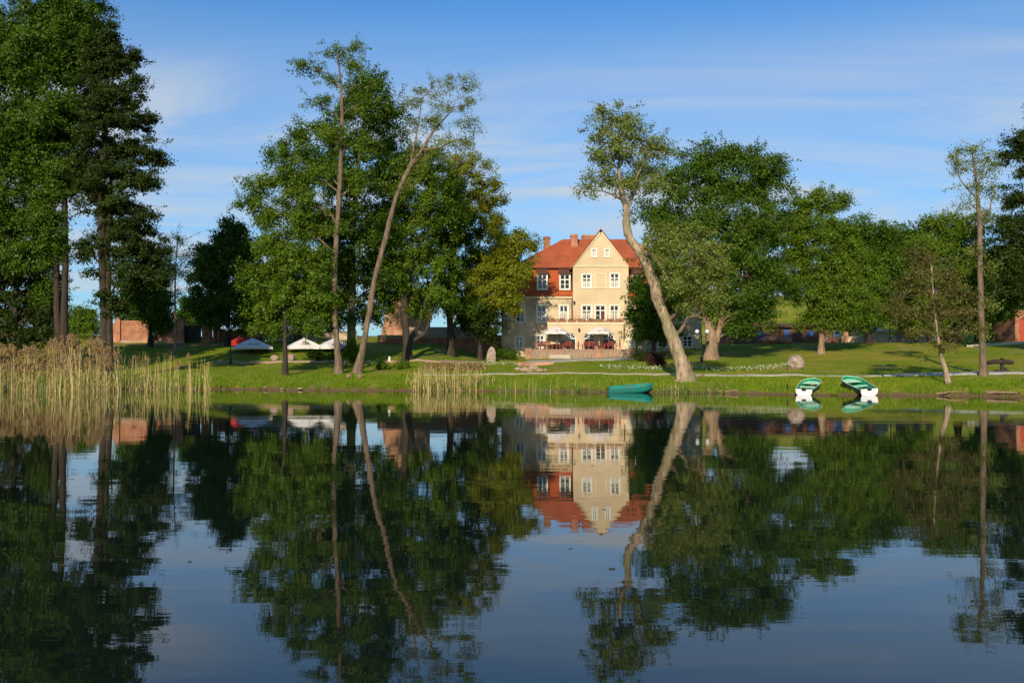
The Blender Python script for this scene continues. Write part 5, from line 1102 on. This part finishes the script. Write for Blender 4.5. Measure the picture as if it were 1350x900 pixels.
# ------------------------------------------------------------------ boats
def boat(name, label, loc, heading, pitch, roll, Lg, beam, depth, cin, cout, ctr, ctw, oar=False, group=None):
    """local x from stern to bow; a lofted double shell with thwarts"""
    root = thing(name, label, 'boat', loc, group); n, m = 16, 9
    def sec(t):
        hb = beam/2*(0.80+0.20*math.sin(min(t*2.2, 1.57)) if t < .5 else 1.0*math.cos(max(0, (t-.5)/.5)**1.9*math.pi/2)**.8 if t < 1 else 0.0)
        hb = max(hb, 0.012); sheer = depth*(1+0.28*t**2.2); keel = 0.0+depth*0.75*max(0, (t-.7)/.3)**2.2
        return hb, sheer, keel
    def shell(off):
        vs = []
        for i in range(n+1):
            t = i/n; hb, sh, kl = sec(t); x = Lg*t - (off*2 if i == n else 0)
            for j in range(m):
                a = -1+2*j/(m-1); s_ = abs(a)
                y = math.copysign(max(hb-off, .006)*(1-(1-s_)**2.3)**.75 if s_ > 0 else 0, a) if a else 0
                z = kl+off+(sh-kl-off)*(s_**2.6)
                vs.append((x, y, z))
        fs = [(i*m+j, i*m+j+1, (i+1)*m+j+1, (i+1)*m+j) for i in range(n) for j in range(m-1)]
        return vs, fs
    def place(b, nm, mt, par=root):
        me = bpy.data.meshes.new(nm); me.from_pydata(b.v, [], b.f); me.materials.append(mt); me.polygons.foreach_set('use_smooth', b.sm); me.update(); return link(nm, me, par)
    b = MB(); v, f_ = shell(0); b.add(v, f_, True); place(b, 'hull', cout)
    b = MB(); v, f_ = shell(.035); b.add(v, f_, True); place(b, 'inner_hull', cin)
    b = MB(); v, _ = shell(0); tr_ = v[:m]; b.add([(x-.03, y, z) for x, y, z in tr_]+[(x+.03, y*.99, z) for x, y, z in tr_], [tuple(range(m)), tuple(reversed(range(m, 2*m)))]+[(i, m+i, m+(i+1) % m, (i+1) % m) for i in range(m)]); tm = place(b, 'transom', ctr)
    b = MB(); b.box(-.06, .05, -.14, .14, depth-.10, depth+.02); place(b, 'motor_pad', M['black'], tm)
    b = MB()
    for s in (-1, 1): b.tube([(Lg*i/n, s*(sec(i/n)[0]), sec(i/n)[1]) for i in range(n+1)], [.028]*(n+1), 6)
    place(b, 'gunwale', ctw if cin is M['boatgreen'] else cout)
    for x0, x1, zf, mt in ((.08, .55, .62, cin if cin is M['boatgreen'] else ctw), (Lg*.42, Lg*.42+.28, .66, ctw), (Lg*.70, Lg*.92, .74, ctw)):
        b = MB(); k = 4
        for i in range(k):
            a0, a1 = x0+(x1-x0)*i/k, x0+(x1-x0)*(i+1)/k; w0, w1 = sec(a0/Lg)[0]*.93-.03, sec(a1/Lg)[0]*.93-.03; z = depth*zf*(1+.28*(a0/Lg)**2.2)
            w0, w1 = max(w0, .03), max(w1, .03)
            b.add([(a0, -w0, z), (a1, -w1, z), (a1, w1, z), (a0, w0, z), (a0, -w0, z-.03), (a1, -w1, z-.03), (a1, w1, z-.03), (a0, w0, z-.03)], [(0, 1, 2, 3), (7, 6, 5, 4), (0, 3, 7, 4), (1, 5, 6, 2)])
        place(b, 'bench', mt)
    root.rotation_euler = (roll, -pitch, heading)
    return root
def Zr(px, py): return hit0(px, py)
s1 = Vector((XX(1145, 64.0), 64.0, -.03)); e1 = Vector((XX(1115, 67.8), 67.8, 0))
h1 = math.atan2(e1.y-s1.y, e1.x-s1.x)
boat('rowing_boat', 'right green rowing boat with white transom, bow pulled up the bank', s1, h1, R(9.8), R(-4), 3.9, 1.42, .46, M['boatgreen'], M['boathull'], M['boatwhite'], M['boatmint'], group='green rowing boats on the bank')
s2 = Vector((XX(1059, 64.6), 64.6, -.03)); e2 = Vector((XX(1074, 68.2), 68.2, 0)); h2 = math.atan2(e2.y-s2.y, e2.x-s2.x)
boat('rowing_boat', 'left green rowing boat with white transom and an oar across it', s2, h2, R(9.0), R(2), 3.6, 1.32, .42, M['boatgreen'], M['boathull'], M['boatwhite'], M['boatmint'], group='green rowing boats on the bank')
s3 = Vector((XX(802, 70.3), 70.3, -.08))
boat('rowing_boat', 'teal wooden rowing boat lying side-on at the bank left of the willow', s3, R(2), R(3), R(12), 3.2, 1.0, .42, M['teal'], M['teal'], M['teal'], M['rail'])
def oar(label, p0, p1):
    p0, p1 = Vector(p0), Vector(p1); d = (p1-p0).normalized(); r = thing('oar', label, 'oar', p0)
    b = MB(); b.tube([p0, p1], [.025, .022], 6); b.obj('shaft', M['oar'], r)
    b = MB(); s = d.cross(Vector((0, 0, 1))).normalized(); u = s.cross(d)
    q = [p0-s*.04, p0-d*.15-s*.075, p0-d*.55-s*.08, p0-d*.6, p0-d*.55+s*.08, p0-d*.15+s*.075, p0+s*.04]; k = len(q)
    b.add([v+u*.012 for v in q]+[v-u*.012 for v in q], [tuple(range(k)), tuple(reversed(range(k, 2*k)))]+[(i, k+i, k+(i+1) % k, (i+1) % k) for i in range(k)]); b.obj('blade', M['oar'], r)
oar('orange oar laid across the left green boat', at(1061, 510.5, 66.4), at(1086, 503.8, 67.2))
oar('pale oar resting on the right side of the right green boat', at(1153, 510, 65.9), at(1148, 500.5, 67.3))
# mooring posts and driftwood at the edge
for px, lab in ((1038, 'short mooring stake beside the left green boat'),):
    f = foot(px, 516); b = MB(); b.tube([f-Vector((0, 0, .3)), f+Vector((0, 0, .45))], [.05, .04], 7); tag(b.obj('mooring_stake', M['darkwood'], loc=f), lab, 'stake')
def log(label, px0, py0, px1, py1, r=.09):
    a, c = foot(px0, py0), foot(px1, py1); a.z += r*.6; c.z += r*.6; n = 8
    b = MB(); b.tube([a.lerp(c, i/n)+Vector((0, random.gauss(0, .04), random.gauss(0, .02))) for i in range(n+1)], [r*(1-.5*i/n) for i in range(n+1)], 7, .1); tag(b.obj('driftwood_log', M['bark_tan'], loc=a), label, 'log')
log('brown driftwood log at the waterline below the willow', 874, 517.2, 905, 516.8, .07)
log('brown log at the waterline right of the willow', 945, 517.6, 976, 517.6, .10)
log('long brown log on the shore at the far right', 1300, 521.2, 1345, 522, .12)
log('thin log at the waterline between the small tree and the boats', 1235, 520.2, 1275, 520.4, .08)


# floating leaves and specks on the water
n = 140; V = []
for k in range(n):
    y = random.uniform(9, 66)**1.0; x = random.uniform(-.5, .5)*y; a = random.uniform(0, 6.28); r_ = random.uniform(.012, .03)*(1+y/40)
    for q in range(4): V.append((x+r_*math.cos(a+q*1.57)*(1.6 if q % 2 else 1), y+r_*math.sin(a+q*1.57), .006))
tag(bulk('floating_leaves', np.array(V), 4, M['leaf_olive']), 'scattered tiny leaves floating on the dark lake surface', 'leaves', kind='stuff')
